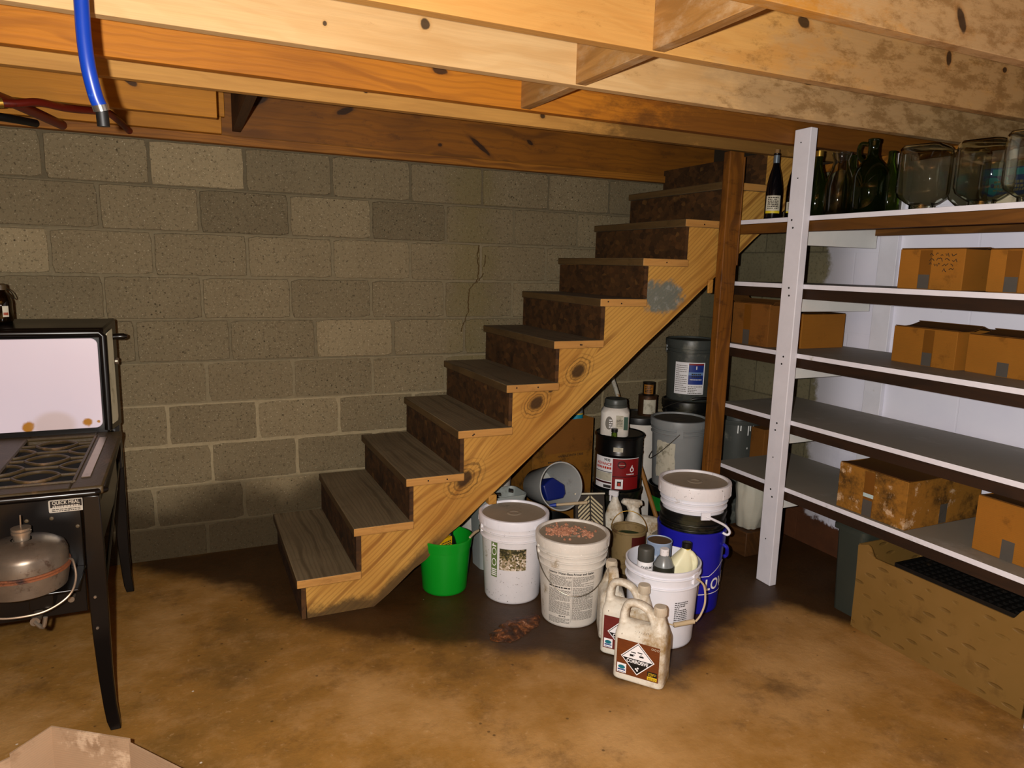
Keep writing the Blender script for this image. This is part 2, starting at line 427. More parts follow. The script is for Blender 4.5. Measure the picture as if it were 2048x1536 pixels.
def right_wall_mat():
    m = Mat('painted_block', 0.7, 0, 0.35)
    x, y, z = m.xyz()
    br = m.node('ShaderNodeTexBrick'); m.put(br.inputs['Vector'], m.vec(m.math('ADD', y, 0.13), m.math('SUBTRACT', z, 1.99 - 0.2032 * 9), 0.0))
    br.inputs['Scale'].default_value = 1.0; br.inputs['Brick Width'].default_value = 0.4064; br.inputs['Row Height'].default_value = 0.2032
    br.inputs['Mortar Size'].default_value = 0.005; br.inputs['Mortar Smooth'].default_value = 0.4
    br.inputs['Color1'].default_value = (0.9, 0.9, 0.9, 1); br.inputs['Color2'].default_value = (0.7, 0.7, 0.7, 1); br.inputs['Mortar'].default_value = (0.5, 0.5, 0.5, 1)
    n2 = m.noise(60, 5, 0.75)
    raw = m.mix(m.noise(4, 5, 0.6), lin('#5f573f'), lin('#8a8164'))
    raw = m.mix(m.math('MULTIPLY', m.step(n2, 0.5, 0.66), 0.5), raw, lin('#3c3521'))
    raw = m.mix(1.0, raw, br.outputs['Color'], 'MULTIPLY')
    low = m.mix(m.noise(6, 6, 0.7), lin('#2c1709'), lin('#5b3318'))
    raw = m.mix(m.math('SUBTRACT', 1.0, m.step(m.math('ADD', z, m.math('MULTIPLY', m.noise(4, 5, 0.6), 0.1)), 0.26, 0.36)), raw, low)
    white = m.mix(m.noise(2.5, 5, 0.6), lin('#d3d0e2'), lin('#eeecf4'))
    white = m.mix(m.math('MULTIPLY', m.step(m.noise(1.6, 6, 0.65, m.map(loc=(2, 2, 4))), 0.52, 0.7), 0.4), white, lin('#aaa7bb'))
    sp = m.math('SUBTRACT', 1.0, m.step(m.voro(15), 0.02, 0.06))
    white = m.mix(m.math('MULTIPLY', sp, m.math('MULTIPLY', m.step(m.noise(3, 3, 0.5), 0.5, 0.6), 0.85)), white, lin('#4a4636'))
    nn = m.math('SUBTRACT', m.noise(7, 7, 0.72, m.map(loc=(0, 1, 3))), 0.5)
    e1 = m.step(m.math('ADD', m.math('MULTIPLY', y, -1.0), m.math('MULTIPLY', nn, 0.16)), 0.965, 1.005)
    e2 = m.step(m.math('ADD', z, m.math('MULTIPLY', nn, 0.20)), 0.15, 0.175)
    k = m.math('MULTIPLY', e1, e2)
    thin = m.step(m.math('MULTIPLY', y, -1.0), 0.98, 1.25)                 # thinner coat near the ragged edge
    white = m.mix(m.math('SUBTRACT', 1.0, thin), white, lin('#a7a3a8'))
    m.color(m.mix(k, raw, white))
    h = m.math('ADD', m.math('MULTIPLY', br.outputs['Fac'], -0.5), m.math('MULTIPLY', n2, 0.25))
    m.bump(h, 0.35, 0.004)
    return m.m

M_floor = floor_mat(); M_block = block_mat(); M_mortar = mortar_mat(); M_right = right_wall_mat()
M_plainwall = plain('grey_block_far', '#4a3d2a', 0.9, scale=6, bump=0.4)
PALE, ORNG, BRWN = '#dcae72', '#c07a1c', '#8d5414'
M_joist = [
    wood('pine_joist_near', '#cf8d34', '#9a5d14', 'x', rings=38, weather='#c9a676', weather_x=0.7, wk=0.42, gain=0.62, contrast=0.6, blotch='#84561d', blotch_x=0.9, ovals=((1.40, 2.088, 0.034, 0.014, -1.0), (0.98, 2.2, 0.012, 0.012, 0))),
    wood('pine_joist_pale', '#d9a257', '#b9752a', 'x', rings=30, weather='#c09a68', weather_x=1.0, wk=0.42, gain=0.66, contrast=0.55, blotch='#80551f', blotch_x=1.1, ovals=((1.302, 2.181, 0.026, 0.016, -0.3), (1.942, 2.171, 0.026, 0.014, 1.6), (2.234, 2.174, 0.012, 0.010, 0), (0.89, 2.10, 0.012, 0.012, 0))),
    wood('pine_joist_cream', '#e2b87e', '#c18a43', 'x', rings=34, weather='#b99668', weather_x=1.15, wk=0.42, gain=0.72, contrast=0.5, blotch='#7c5624', blotch_x=1.3, ovals=((0.296, 2.132, 0.014, 0.016, 0), (0.843, 2.185, 0.028, 0.018, -0.5), (1.752, 2.160, 0.026, 0.011, -0.1), (2.205, 2.182, 0.034, 0.016, 0.4), (0.019, 2.091, 0.006, 0.007, 0), (1.337, 2.24, 0.012, 0.012, 0))),
    wood('pine_joist_orange', '#c67a1a', '#7e430a', 'x', rings=70, weather='#4c2d0e', weather_x=1.05, wk=0.55, gain=0.80, contrast=0.85, sharp=(0.4, 0.98), ovals=((0.477, 2.122, 0.030, 0.013, -0.1),)),
    wood('pine_joist_tan', '#d29a4c', '#99642a', 'x', rings=46, weather='#553c19', weather_x=1.1, wk=0.5, gain=0.80, contrast=0.5, ovals=((1.044, 2.092, 0.012, 0.012, 0), (0.3, 2.1, 0.008, 0.006, 0))),
]
M_block_wood = wood('pine_bridging', '#b98647', '#6f4516', 'y', gain=0.75, rings=70, weather='#c9ab84', contrast=0.9)
M_rim = wood('rim_board', '#8d550e', '#45260a', 'x', rings=44, gain=0.85, contrast=0.8, blotch='#54310c', ovals=((0.404, 2.198, 0.045, 0.016, 0.35), (1.121, 2.098, 0.075, 0.013, -0.62), (0.896, 2.083, 0.012, 0.009, 0), (1.418, 2.143, 0.022, 0.010, -0.5), (0.0, 2.2, 0.05, 0.02, 0.5)))
M_sill = wood('sill_plate', '#a2661a', '#522a06', 'x', rings=95, gain=0.8, contrast=1.0, sharp=(0.2, 0.95))
M_header = wood('header_board', '#c98420', '#8d5710', 'x', rings=40, gain=0.75, contrast=0.5, ovals=((-0.505, 2.132, 0.026, 0.013, -0.5),))
M_sub = plain('subfloor_sheathing', '#9a7a4a', 0.8, scale=8, bump=0.3)
M_darkwood = wood('dark_stairwell_board', '#4a2d10', '#241305', 'y', rings=60)

# ------------------------------------------------------------------ floor with the spill's outline
def build_floor():
    poly = [(-0.72, 0.05), (-0.70, -0.02), (-0.49, -0.20), (-0.22, -0.46), (-0.05, -0.84), (0.19, -1.08), (0.58, -1.32), (0.83, -1.48),
            (1.00, -1.74), (1.20, -1.86), (1.42, -1.74), (1.72, -1.56), (2.0, -1.50), (2.14, -1.78), (2.4, -1.9), (2.8, -1.9), (2.8, 0.1)]
    def inside(x, y):
        r = False; n = len(poly)
        for i in range(n):
            (xa, ya), (xb, yb) = poly[i], poly[(i+1) % n]
            if (ya > y) != (yb > y) and x < (xb-xa)*(y-ya)/(yb-ya)+xa: r = not r
        return r
    def dist(x, y):
        d = 9; n = len(poly)
        for i in range(n):
            a = Vector(poly[i]); b = Vector(poly[(i+1) % n]); p = Vector((x, y)); ab = b - a
            t = max(0, min(1, (p-a).dot(ab)/ab.dot(ab))); d = min(d, (p-a-ab*t).length)
        return d
    xs = [-4.2, -3, -2, -1.4] + [-1.0 + 0.05*i for i in range(77)]
    ys = [-6.2, -5, -4, -3.4] + [-3.0 + 0.05*i for i in range(62)]
    vs = [(x, y, 0.0) for y in ys for x in xs]; nx = len(xs)
    fs = [(j*nx+i, j*nx+i+1, (j+1)*nx+i+1, (j+1)*nx+i) for j in range(len(ys)-1) for i in range(nx-1)]
    b = MB(); b.add(vs, fs); o = b.build('floor', M_floor, smooth=0)
    me = o.data; a = me.attributes.new('stain', 'FLOAT', 'POINT')
    for i, v in enumerate(me.vertices):
        x, y = v.co.x, v.co.y; d = dist(x, y); s = 0.5 + (d if inside(x, y) else -d) / 0.36
        g = math.exp(-(((x-1.53)/0.13)**2 + ((y+2.02)/0.20)**2))            # a second, fainter dark patch on the open floor
        a.data[i].value = max(0.0, min(1.0, max(s, 0.52*g)))
    struct(o)
build_floor()

# ------------------------------------------------------------------ block wall behind the stairs
P, H, TOP = 0.4064, 0.2032, 1.99
ROWOFF = [-0.8791, -0.681, -0.8799, -0.6838, -0.5663, -0.2721, -0.4519, -0.2648, -0.5276, -0.30]
TONE = {(0, 1): 1.38, (1, 1): 0.74, (1, 3): 0.70, (2, -1): 1.42, (4, 2): 1.30, (2, 2): 1.10, (6, 1): 1.18, (8, 1): 1.45, (5, 1): 0.92,
        (3, 1): 1.05, (3, 2): 0.9, (2, 3): 1.12, (1, 2): 1.08, (0, 2): 0.86}
MT = [0.50, 0.68, 0.82, 0.84, 0.72, 0.95, 1.35, 1.4, 1.1, 0.8]
def build_wall():
    vs, fs, tn, mi = [], [], [], []
    def quad(p, t, m): 
        o = len(vs); vs.extend(p); fs.append((o, o+1, o+2, o+3)); tn.append(t); mi.append(m)
    rn = random.Random(5)
    for r in range(10):
        zt = TOP - r*H; zb = zt - H
        g = 0.0042
        # mortar strip of this course (a little proud of the recess)
        t = MT[r]
        dep = 0.0045 if r < 5 else 0.0015
        quad([(-4.2, dep, zb), (2.71, dep, zb), (2.71, dep, zt), (-4.2, dep, zt)], t, 1)
        k0 = int(math.floor((-4.2 - ROWOFF[r]) / P)); k = k0
        while ROWOFF[r] + k*P < 2.71:
            xa = ROWOFF[r] + k*P + g + rn.uniform(-.0015, .0015); xb = min(2.71, ROWOFF[r] + (k+1)*P - g + rn.uniform(-.0015, .0015))
            za = zb + g + rn.uniform(-.001, .0015); zc = zt - g + rn.uniform(-.0015, .001)
            tone = TONE.get((r, k), rn.uniform(0.88, 1.06)); e = 0.004
            yo = rn.uniform(-0.0012, 0.0008)
            ring = []
            def edge(p, q, n):
                for i in range(n):
                    f = i/n; j = rn.uniform(-.0016, .0016) if i else 0.0
                    nx, nz = (0, 1) if p[1] == q[1] else (1, 0)
                    ring.append((p[0]+(q[0]-p[0])*f + nx*j, p[1]+(q[1]-p[1])*f + nz*j))
            cr = rn.uniform(.004, .011)
            edge((xa+cr, za), (xb-cr, za), 12); edge((xb, za+cr), (xb, zc-cr), 6); edge((xb-cr, zc), (xa+cr, zc), 12); edge((xa, zc-cr), (xa, za+cr), 6)
            mx, mz = (xa+xb)/2, (za+zc)/2; hx, hz = (xb-xa)/2, (zc-za)/2
            o = len(vs); n = len(ring)
            vs.extend([(mx+(x-mx)*(1-e/hx), yo, mz+(z-mz)*(1-e/hz)) for x, z in ring]); vs.extend([(x, .007, z) for x, z in ring])
            fs.append(tuple(range(o, o+n))); tn.append(tone); mi.append(0)
            for i in range(n):
                j = (i+1) % n; fs.append((o+n+i, o+n+j, o+j, o+i)); tn.append(tone*0.93); mi.append(0)
            k += 1
    me = bpy.data.meshes.new('wall_back'); me.from_pydata(vs, [], fs)
    me.materials.append(M_block); me.materials.append(M_mortar)
    me.polygons.foreach_set('material_index', mi)
    a = me.attributes.new('tone', 'FLOAT', 'FACE'); a.data.foreach_set('value', tn)
    o = bpy.data.objects.new('wall_back', me); COL.objects.link(o); struct(o)
    # the crack and its second branch
    m = Mat('crack_dark', 0.9); m.color(lin('#463413'))
    b = MB()
    def ribbon(pts, wd):
        sp = smooth_path([Vector((x, -0.0022, z)) for x, z in pts], 6)
        rn2 = random.Random(3)
        sp = [p + Vector((rn2.uniform(-.004, .004), 0, 0)) for p in sp]
        for i in range(len(sp)-1):
            q, s2 = sp[i], sp[i+1]; ww = wd*rn2.uniform(.7, 1.2)
            b.add([(q.x-ww, q.y, q.z), (q.x+ww, q.y, q.z), (s2.x+ww, s2.y, s2.z), (s2.x-ww, s2.y, s2.z)], [(0, 1, 2, 3)], 0, True)
    ribbon([(1.138, 1.578), (1.131, 1.52), (1.136, 1.44), (1.128, 1.387), (1.09, 1.34), (1.078, 1.29), (1.077, 1.207), (1.05, 1.14), (1.039, 1.10)], .0034)
    ribbon([(1.178, 1.525), (1.172, 1.46)], .003); ribbon([(1.168, 1.425), (1.145, 1.39), (1.12, 1.368)], .0035)
    c = b.build('crack', m.m, o, smooth=0)
build_wall()

b = MB(); b.bx(2.70, 2.90, -6.2, -0.0, -0.02, 1.989); struct(b.build('wall_right', M_right))
b = MB(); b.bx(-4.4, -4.2, -6.2, 0.2, -0.02, 2.3); struct(b.build('wall_left', M_plainwall))
b = MB(); b.bx(-4.4, 2.9, -6.4, -6.2, -0.02, 2.3); struct(b.build('wall_front', M_plainwall))

# ------------------------------------------------------------------ ceiling: subfloor, joists, bridging, rim, sill
b = MB()
b.bx(-4.2, 5.6, -6.2, -0.885, 2.268, 2.29); b.bx(-4.2, -0.20, -0.885, 0.2, 2.268, 2.29)
ceil = struct(b.build('ceiling', M_sub, smooth=0))
ZB, ZT = 2.03, 2.265
JY = [(-2.45, 0), (-2.042, 1), (-1.638, 2), (-1.238, 3), (-0.90, 4)] + [(-2.45 - .4*i, i % 2) for i in range(1, 9)]
for y, mi_ in JY:
    b = MB(); b.bx(-4.2, 5.6, y - 0.019, y + 0.019, ZB + (0.016 if mi_ == 4 and y > -1 else 0), ZT)
    struct(b.build('joist', M_joist[mi_], ceil, bevel=0.002))
b = MB(); b.bx(-4.2, -0.20, -0.459, -0.421, ZB, ZT); struct(b.build('joist', M_header, ceil, bevel=0.002))
for ya, yb in ((-2.431, -2.061), (-2.023, -1.657), (-1.619, -1.257)):
    b = MB(); b.bx(0.785, 0.823, ya, yb, ZB + 0.002, ZT); struct(b.build('bridging', M_block_wood, ceil, bevel=0.002))
b = MB(); b.bx(-4.2, 2.7, -0.030, 0.008, 2.03, 2.75); struct(b.build('rim_board', M_rim, ceil))
b = MB(); b.bx(-4.2, 2.7, -0.045, 0.12, 1.99, 2.029); struct(b.build('sill_plate', M_sill, ceil, bevel=0.002))
b = MB(); b.bx(2.69, 2.88, -6.2, -0.05, 1.99, 2.029); struct(b.build('sill_plate', M_sill, ceil, bevel=0.002))

b = MB(); b.bx(-4.2, -0.165, -0.072, -0.031, 2.03, 2.105); struct(b.build('ledger', M_header, ceil, bevel=0.002))
b = MB(); b.bx(-4.2, -0.150, -0.066, -0.031, 2.106, 2.262); struct(b.build('header', M_header, ceil, bevel=0.002))
b = MB(); b.bx(-0.118, -0.080, -0.879, -0.031, 2.05, 2.265); struct(b.build('trimmer', M_darkwood, ceil, bevel=0.002))
# stairwell walls above the opening
b = MB(); b.bx(-0.20, 2.7, -0.86, -0.84, 2.29, 3.4); b.bx(-0.22, -0.20, -0.86, 0, 2.29, 3.4); b.bx(-0.2, 2.7, -0.03, 0.0, 2.75, 3.4); b.bx(-0.22, 2.7, -0.86, 0.0, 3.4, 3.42)
struct(b.build('trim_1', M_sub, smooth=0))
# ------------------------------------------------------------------ staircase
SL = math.atan2(0.192, 0.2298)
M_str = wood('stringer_pine', '#d3a04c', '#a56a20', 'x', slope=SL, gain=0.78, rings=88, contrast=1.2, line='#74400f', warp=1.0, sharp=(0.55, 0.97), lowdirt=-0.2197,
             knots=((0.745, 0.530, 0.052), (1.089, 0.853, 0.042), (1.303, 0.995, 0.045), (1.16, 0.91, 0.016)),
             patch=(1.75, 1.335, 0.115, 0.085, '#5c706f'), blotch=None)
M_tread = wood('tread_worn', '#7d6c50', '#4c3d26', 'y', gain=0.85, rings=85, contrast=0.9, rough=0.8, bump=0.5, line='#3c2e18', blotch='#594a32', sharp=(0.4, 0.98), warp=1.5)
M_tread_end = wood('tread_end', '#c8924c', '#8a5a22', 'x', gain=0.80, rings=60, contrast=0.5, blotch='#8d5f28')
M_nose = wood('tread_nosing', '#5a4425', '#2f200e', 'y', rings=60, contrast=0.7, blotch='#3a2912')
def osb():
    m = Mat('strand_board', 0.75, 0, 0.25)
    v = m.node('ShaderNodeTexVoronoi'); m.put(v.inputs['Vector'], m.map((14, 30, 42), (0.4, 0.5, 0.3))); v.inputs['Scale'].default_value = 1.0
    hue = m.math('MULTIPLY', v.outputs['Color'], 1.0)
    c = m.ramp(hue, [(0.1, lin('#33200e')), (0.5, lin('#432b13')), (0.85, lin('#503317')), (0.98, lin('#654620'))])
    c = m.mix(m.math('MULTIPLY', m.step(m.noise(7, 6, 0.7), 0.5, 0.66), 0.6), c, lin('#1d0f05'))
    m.color(c); m.bump(v.outputs['Distance'], 0.3, 0.004); return m.m
M_osb = osb()
st = thing('staircase', 'open-sided wooden basement staircase climbing right along the grey block wall', 'staircase')
RUN, RISE = 0.2298, 0.192
def zt(k): return 0.178 + RISE*k
def xn(k): return 0.012 + RUN*k
YF, YB = -0.862, -0.03
b_str = []
NS = 11
# the cut stringer outline, in x and z
def stringer_poly():
    p = [(0.052, 0.0)]
    for k in range(NS):
        xr = xn(k) + 0.036                     # behind the riser board
        p.append((xr, zt(k) - 0.036)); p.append((xn(k+1) + 0.036, zt(k) - 0.036))
    off = -0.305                                # vertical drop of the lower edge
    x_top = xn(NS) + 0.036; z_top = zt(NS-1) - 0.036
    p.append((x_top, z_top - 0.25))
    s = RISE/RUN
    low = lambda x: 0.449 + s*(x - 0.88)
    rn = random.Random(2); x = x_top - 0.05; n = 40; x_end = 0.88 - 0.449/s
    for i in range(n):
        xx = x_top - (x_top - x_end)*(i+1)/n
        z = low(xx)
        rag = 0.012 if xx < 0.75 else 0.003
        if z > 0.02: p.append((xx, min(z + rn.uniform(-rag, rag*.5), z_top-0.25)))
    p.append((x_end - 0.01, 0.0))
    return p
poly = stringer_poly()
for ya, yb in ((YF, YF + 0.038), (-0.085, -0.047)):
    b = MB(); d = yb - ya
    b.prism(poly, lambda u, v, w_, ya=ya: (u, ya + w_, v), d)
    b.build('stringer', M_str, st, smooth=0)
rn = random.Random(8)
for k in range(10):
    x0 = xn(k) + rn.uniform(-.003, .003); z1 = zt(k)
    b = MB(); b.bx(x0, xn(k+1) + 0.034, YF - 0.018, YB, z1 - 0.036, z1, mats=[0, 0, 1, 0, 0, 2])
    b.build('tread', [M_tread, M_tread_end, M_nose], st, bevel=0.004)
for k in range(11):
    z0 = 0.0 if k == 0 else zt(k-1) + 0.001
    b = MB(); x0 = xn(k) + 0.017
    tw = 0.008 if k in (1, 6, 7) else 0.0
    b.bx(x0 - tw*0.4, x0 + 0.018, YF - (0.002 + tw), YB, z0, zt(k) - 0.037)
    b.build('riser', M_osb, st)
# nails in tread ends
M_nail = plain('nail_rust', '#2a1408', 0.6)
for k in range(2, 10):
    for q in range(rn.choice((1, 2, 2))):
        cx = xn(k) + rn.uniform(.03, .2); cz = zt(k) - 0.018 + rn.uniform(-.006, .006)
        b = MB(); b.lathe([(0, 0.0025), (0.0035, 0.002), (0.0038, 0)], 8, 0, Matrix.Translation((cx, YF - 0.018, cz)) @ Matrix.Rotation(PI/2, 4, 'X')); b.build('nail', M_nail, st)
b = MB(); b.bx(2.02, 2.05, YF-0.012, YF, 1.36, 1.43); b.build('cleat', M_str, st, bevel=0.004)
b = MB(); b.bx(0.86, 0.90, YF-0.004, YF+0.038, 0.395, 0.44); b.build('cleat', M_str, st, bevel=0.004)

# dark post that carries the stairs and the shelf ends
M_post = wood('stained_post', '#8a5414', '#3a1d06', 'z', gain=0.75, rings=70, contrast=0.9, blotch='#2e1606', knot_density=1.6, warp=2.5)
pt = thing('support_post', 'rough dark-stained wooden post at the left end of the white shelves', 'post', (2.108, -0.906, 0))
b = MB(); b.bx(-0.058, 0.030, -0.023, 0.023, 0, 2.04); b.build('post_timber', M_post, pt, bevel=0.004)
b = MB(); b.bx(0.0305, 0.0425, -0.021, 0.019, 1.50, 2.02); b.build('packing_strip', M_post, pt, bevel=0.004)
# ------------------------------------------------------------------ shelving along the right wall
M_white = plain('white_painted_wood', '#d8d6de', 0.5, dirt='#a9a596', amt=0.15, scale=9, bump=0.12)
M_shelftop = plain('grey_painted_shelf', '#7f796d', 0.6, dirt='#938d84', amt=0.4, scale=5, bump=0.15)
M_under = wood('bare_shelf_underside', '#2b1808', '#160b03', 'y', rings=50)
M_rail1 = wood('top_shelf_rail', '#6b4211', '#3a2207', 'y', rings=50)
M_hole = plain('nail_dark', '#17120c', 0.7)
M_patch = plain('white_cleat', '#d5d4d0', 0.55, dirt='#a8a790', amt=0.35, scale=5, bump=0.2)
sh = thing('shelving_unit', 'white wooden shelving built along the right wall with five long shelves', 'shelving', (0, 0, 0))
SZ = [1.720, 1.422, 1.112, 0.802, 0.484]
for i, z in enumerate(SZ):
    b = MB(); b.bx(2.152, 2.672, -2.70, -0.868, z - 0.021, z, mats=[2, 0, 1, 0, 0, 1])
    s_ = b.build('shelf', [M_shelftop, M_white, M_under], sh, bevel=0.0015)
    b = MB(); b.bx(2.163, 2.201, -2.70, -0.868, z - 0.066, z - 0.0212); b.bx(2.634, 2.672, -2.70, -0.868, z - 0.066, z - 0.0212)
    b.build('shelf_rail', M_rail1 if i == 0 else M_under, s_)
    for yc in (-1.300, -2.53):
        b = MB(); b.bx(2.202, 2.650, yc, yc + 0.019, z - 0.125, z - 0.0213); b.build('cleat', M_patch, sh, bevel=0.0015)
for y0, y1, zb in ((-1.352, -1.262, 0.0), (-2.575, -2.485, 0.0)):
    b = MB(); b.bx(2.111, 2.151, y0, y1, zb, 2.088); p_ = b.build('post', M_white, sh, bevel=0.003)
    for z in SZ:
        for dz in (-0.018, -0.052):
            b = MB(); b.lathe([(0, 0.0012), (0.0045, 0.001), (0.0046, 0)], 8, 0, Matrix.Translation((2.111, y0 + 0.045 + random.Random(int(z*99 + dz*999)).uniform(-.02, .02), z + dz)) @ Matrix.Rotation(-PI/2, 4, 'Y')); b.build('nail', M_hole, p_)
    for z in (2.03, 1.88, 0.62, 0.22):
        b = MB(); b.lathe([(0, 0.0012), (0.003, 0.001), (0.0032, 0)], 8, 0, Matrix.Translation((2.111, y0 + 0.05, z)) @ Matrix.Rotation(-PI/2, 4, 'Y')); b.build('nail', M_hole, p_)
    b = MB(); b.bx(2.674, 2.699, y0 - 0.042, y1 - 0.036, 0.17, 2.03); b.build('back_post', M_white, sh, bevel=0.002)

# ------------------------------------------------------------------ cartons
def card(name, c, dirt, amt=0.3, sc=5.0, blot=None):
    m = Mat(name, 0.8, 0, 0.2)
    n = m.noise(sc, 6, 0.65)
    base = m.mix(n, scl(lin(c), 0.8), scl(lin(c), 1.12))
    x, y, z = m.xyz()
    fl = m.math('SINE', m.math('MULTIPLY', z, 900.0))
    base = m.mix(m.math('MULTIPLY', m.step(m.noise(sc*1.4, 8, 0.72, m.map(loc=(2, 7, 4))), 0.62 - amt*0.2, 0.70), 0.55 + 0.4*amt), base, lin(dirt))
    if blot: base = m.mix(m.math('MULTIPLY', m.step(m.noise(sc*1.1, 8, 0.72, m.map(loc=(9, 1, 4))), 0.58, 0.66), 0.85), base, lin(blot))
    m.color(base); m.bump(m.math('ADD', m.math('MULTIPLY', fl, 0.15), m.noise(40, 4, 0.6)), 0.15, 0.003)
    return m.m
M_card = card('corrugated_board', '#8d5a1a', '#5d380c')
M_card2 = card('corrugated_board_dull', '#74491a', '#432a0c', 0.5)
M_cardold = card('water_stained_board', '#8d5f20', '#33230c', 0.95, 8.0, '#c2a583')
M_flap = card('carton_flap', '#543410', '#2c1a04', 0.4)
M_tape = plain('grey_tape', '#4b4640', 0.45, dirt='#2a2117', amt=0.4, scale=20)
M_tapebr = plain('brown_tape', '#6b4211', 0.4, scale=20)
M_ink = plain('dark_ink', '#20150a', 0.8)
M_label_blue = plain('pale_blue_sticker', '#a9bcbc', 0.5)
def carton(label, x, y, z, d, wd, h, rz=0.0, mat=None, group=None, openlid=0.05, tape_u=0.45, writing=False, long_tape=False, sticker=False, side_tape=False, big_open=False):
    """d: depth into the shelf (x), wd: width along the shelf (y); origin at the near lower corner facing the room"""
    mat = mat or M_card
    t = thing('cardboard_box', label, 'box', (x, y, z), rz, group)
    b = MB(); e = 0.004
    b.bx(0, e, 0, wd, 0, h); b.bx(d-e, d, 0, wd, 0, h); b.bx(e, d-e, 0, e, 0, h); b.bx(e, d-e, wd-e, wd, 0, h); b.bx(e, d-e, e, wd-e, 0, e)
    b.build('body', mat, t, bevel=0.002)
    def flap(hx, hy, ux, uy, ln, wid, ang, nm='flap'):
        q = MB(); o = Vector((hx, hy, h + 0.001)); a = Vector((ux, uy, 0)).normalized(); s_ = Vector((-a.y, a.x, 0))
        dirv = a * math.cos(ang) + Vector((0, 0, 1)) * math.sin(ang); nn = dirv.cross(s_)
        rows = []
        for i in range(6):
            f = i / 5; sag = Vector((0, 0, -0.010 * math.sin(PI * f)))
            rows.append(o + dirv * ln * f + sag)
        vs = []
        for p_ in rows:
            for sd in (-.5, .5):
                vs.append(p_ + s_ * wid * sd); vs.append(p_ + s_ * wid * sd + nn * 0.003)
        fs = []
        for i in range(5):
            k = i * 4
            fs += [(k, k+4, k+6, k+2), (k+1, k+3, k+7, k+5), (k, k+1, k+5, k+4), (k+2, k+6, k+7, k+3)]
        fs += [(0, 2, 3, 1), (20, 21, 23, 22)]
        q.add(vs, fs); q.build(nm, M_flap, t)
    a = openlid
    flap(0.002, wd/2, 1, 0, d*0.5, wd-0.006, a); flap(d-0.002, wd/2, -1, 0, d*0.5, wd-0.006, a*1.4)
    if big_open: flap(d/2, wd-0.003, 0, 1, 0.10, d*0.9, 0.9); flap(d/2, 0.003, 0, -1, 0.03, d*0.9, 0.35)
    F_ = flatmap((0, wd/2, 0), (0, -1, 0), (0, 0, 1), 0.0006)        # the face towards the room, u to the right
    b = MB(); tu = (tape_u - 0.5) * wd
    if long_tape: b.rect(F_, tu - .024, tu + .024, 0, h*0.97, 1)
    b.rect(lambda u, v: F_(u, v, 0.0004), tu - .023, tu + .021, 0.001, h*0.36, 0)
    if side_tape:
        b.build('tape', [M_tape, M_tapebr, M_label_blue], t, smooth=0); b = MB()
        S_ = flatmap((d/2, 0, 0), (1, 0, 0), (0, 0, 1), 0.0006); b.rect(S_, -.025, .02, 0.002, h*0.42, 0)
    if sticker:
        if b.v: b.build('tape', [M_tape, M_tapebr, M_label_blue], t, smooth=0); b = MB()
        b.rect(lambda u, v: F_(u, v, 0.0008), tu - .024, tu + .024, h*0.42, h*0.50, 2); b.build('sticker', [M_tape, M_tapebr, M_label_blue], t, smooth=0); b = MB()
    if b.v: b.build('tape', [M_tape, M_tapebr, M_label_blue], t, smooth=0)
    if writing:
        b = MB(); rn = random.Random(4)
        for r in range(4):
            u = (-0.005 if r < 3 else 0.05); v = h*0.86 - r*h*0.125
            while u < 0.088:
                pts = []; n = rn.randint(3, 6)
                for i in range(n): pts.append(F_(u + i*0.0045, v + rn.uniform(-.006, .008) - (u)*0.03, 0.0006))
                if len(pts) > 2: b.tube(pts, 0.0013, 4, 0)
                u += n*0.0045 + 0.005
        b.build('handwriting', M_ink, t, smooth=0)
    return t
G2 = 'cartons on the shelves'
def rzv(x0, y0, x1, y1): return math.atan2(-(x1-x0), (y1-y0))
carton('closed brown carton with handwriting on the second shelf from the top', 2.215, -2.02, 1.423, 0.30, 0.255, 0.150, 0.02, group=G2, openlid=0.03, tape_u=0.42, writing=True, long_tape=True)
carton('brown carton cut by the right photo edge, second shelf from the top', 2.225, -2.345, 1.423, 0.30, 0.245, 0.147, 0.0, group=G2, openlid=0.02, tape_u=0.34, long_tape=True)
carton('brown carton with slightly raised flaps, middle shelf, left of the pair', 2.345, -1.945, 1.113, 0.26, 0.295, 0.150, -0.10, group=G2, openlid=0.10, tape_u=0.58, long_tape=True)
carton('brown carton with open flap, middle shelf, right of the pair at the photo edge', 2.345, -2.29, 1.113, 0.26, 0.325, 0.145, -0.10, group=G2, openlid=0.10, tape_u=0.46)
carton('open brown carton behind the dark post on the middle shelf', 2.190, -1.125, 1.113, 0.125, 0.252, 0.205, 0.0, mat=M_card2, group=G2, openlid=0.22, tape_u=0.42, long_tape=True, big_open=True)
carton('plain brown carton behind the white post on the middle shelf', 2.322, -1.205, 1.113, 0.285, 0.25, 0.165, 0.0, group=G2, openlid=0.0)
carton('water-stained peeling carton on the lowest shelf', 2.168, -1.945, 0.485, 0.46, 0.32, 0.195, 0.0, mat=M_cardold, group=G2, openlid=0.03, tape_u=0.47, long_tape=True, sticker=True, side_tape=True)
carton('clean brown carton at the right end of the lowest shelf', 2.240, -2.46, 0.485, 0.36, 0.300, 0.205, -0.03, group=G2, openlid=0.04, tape_u=0.42)

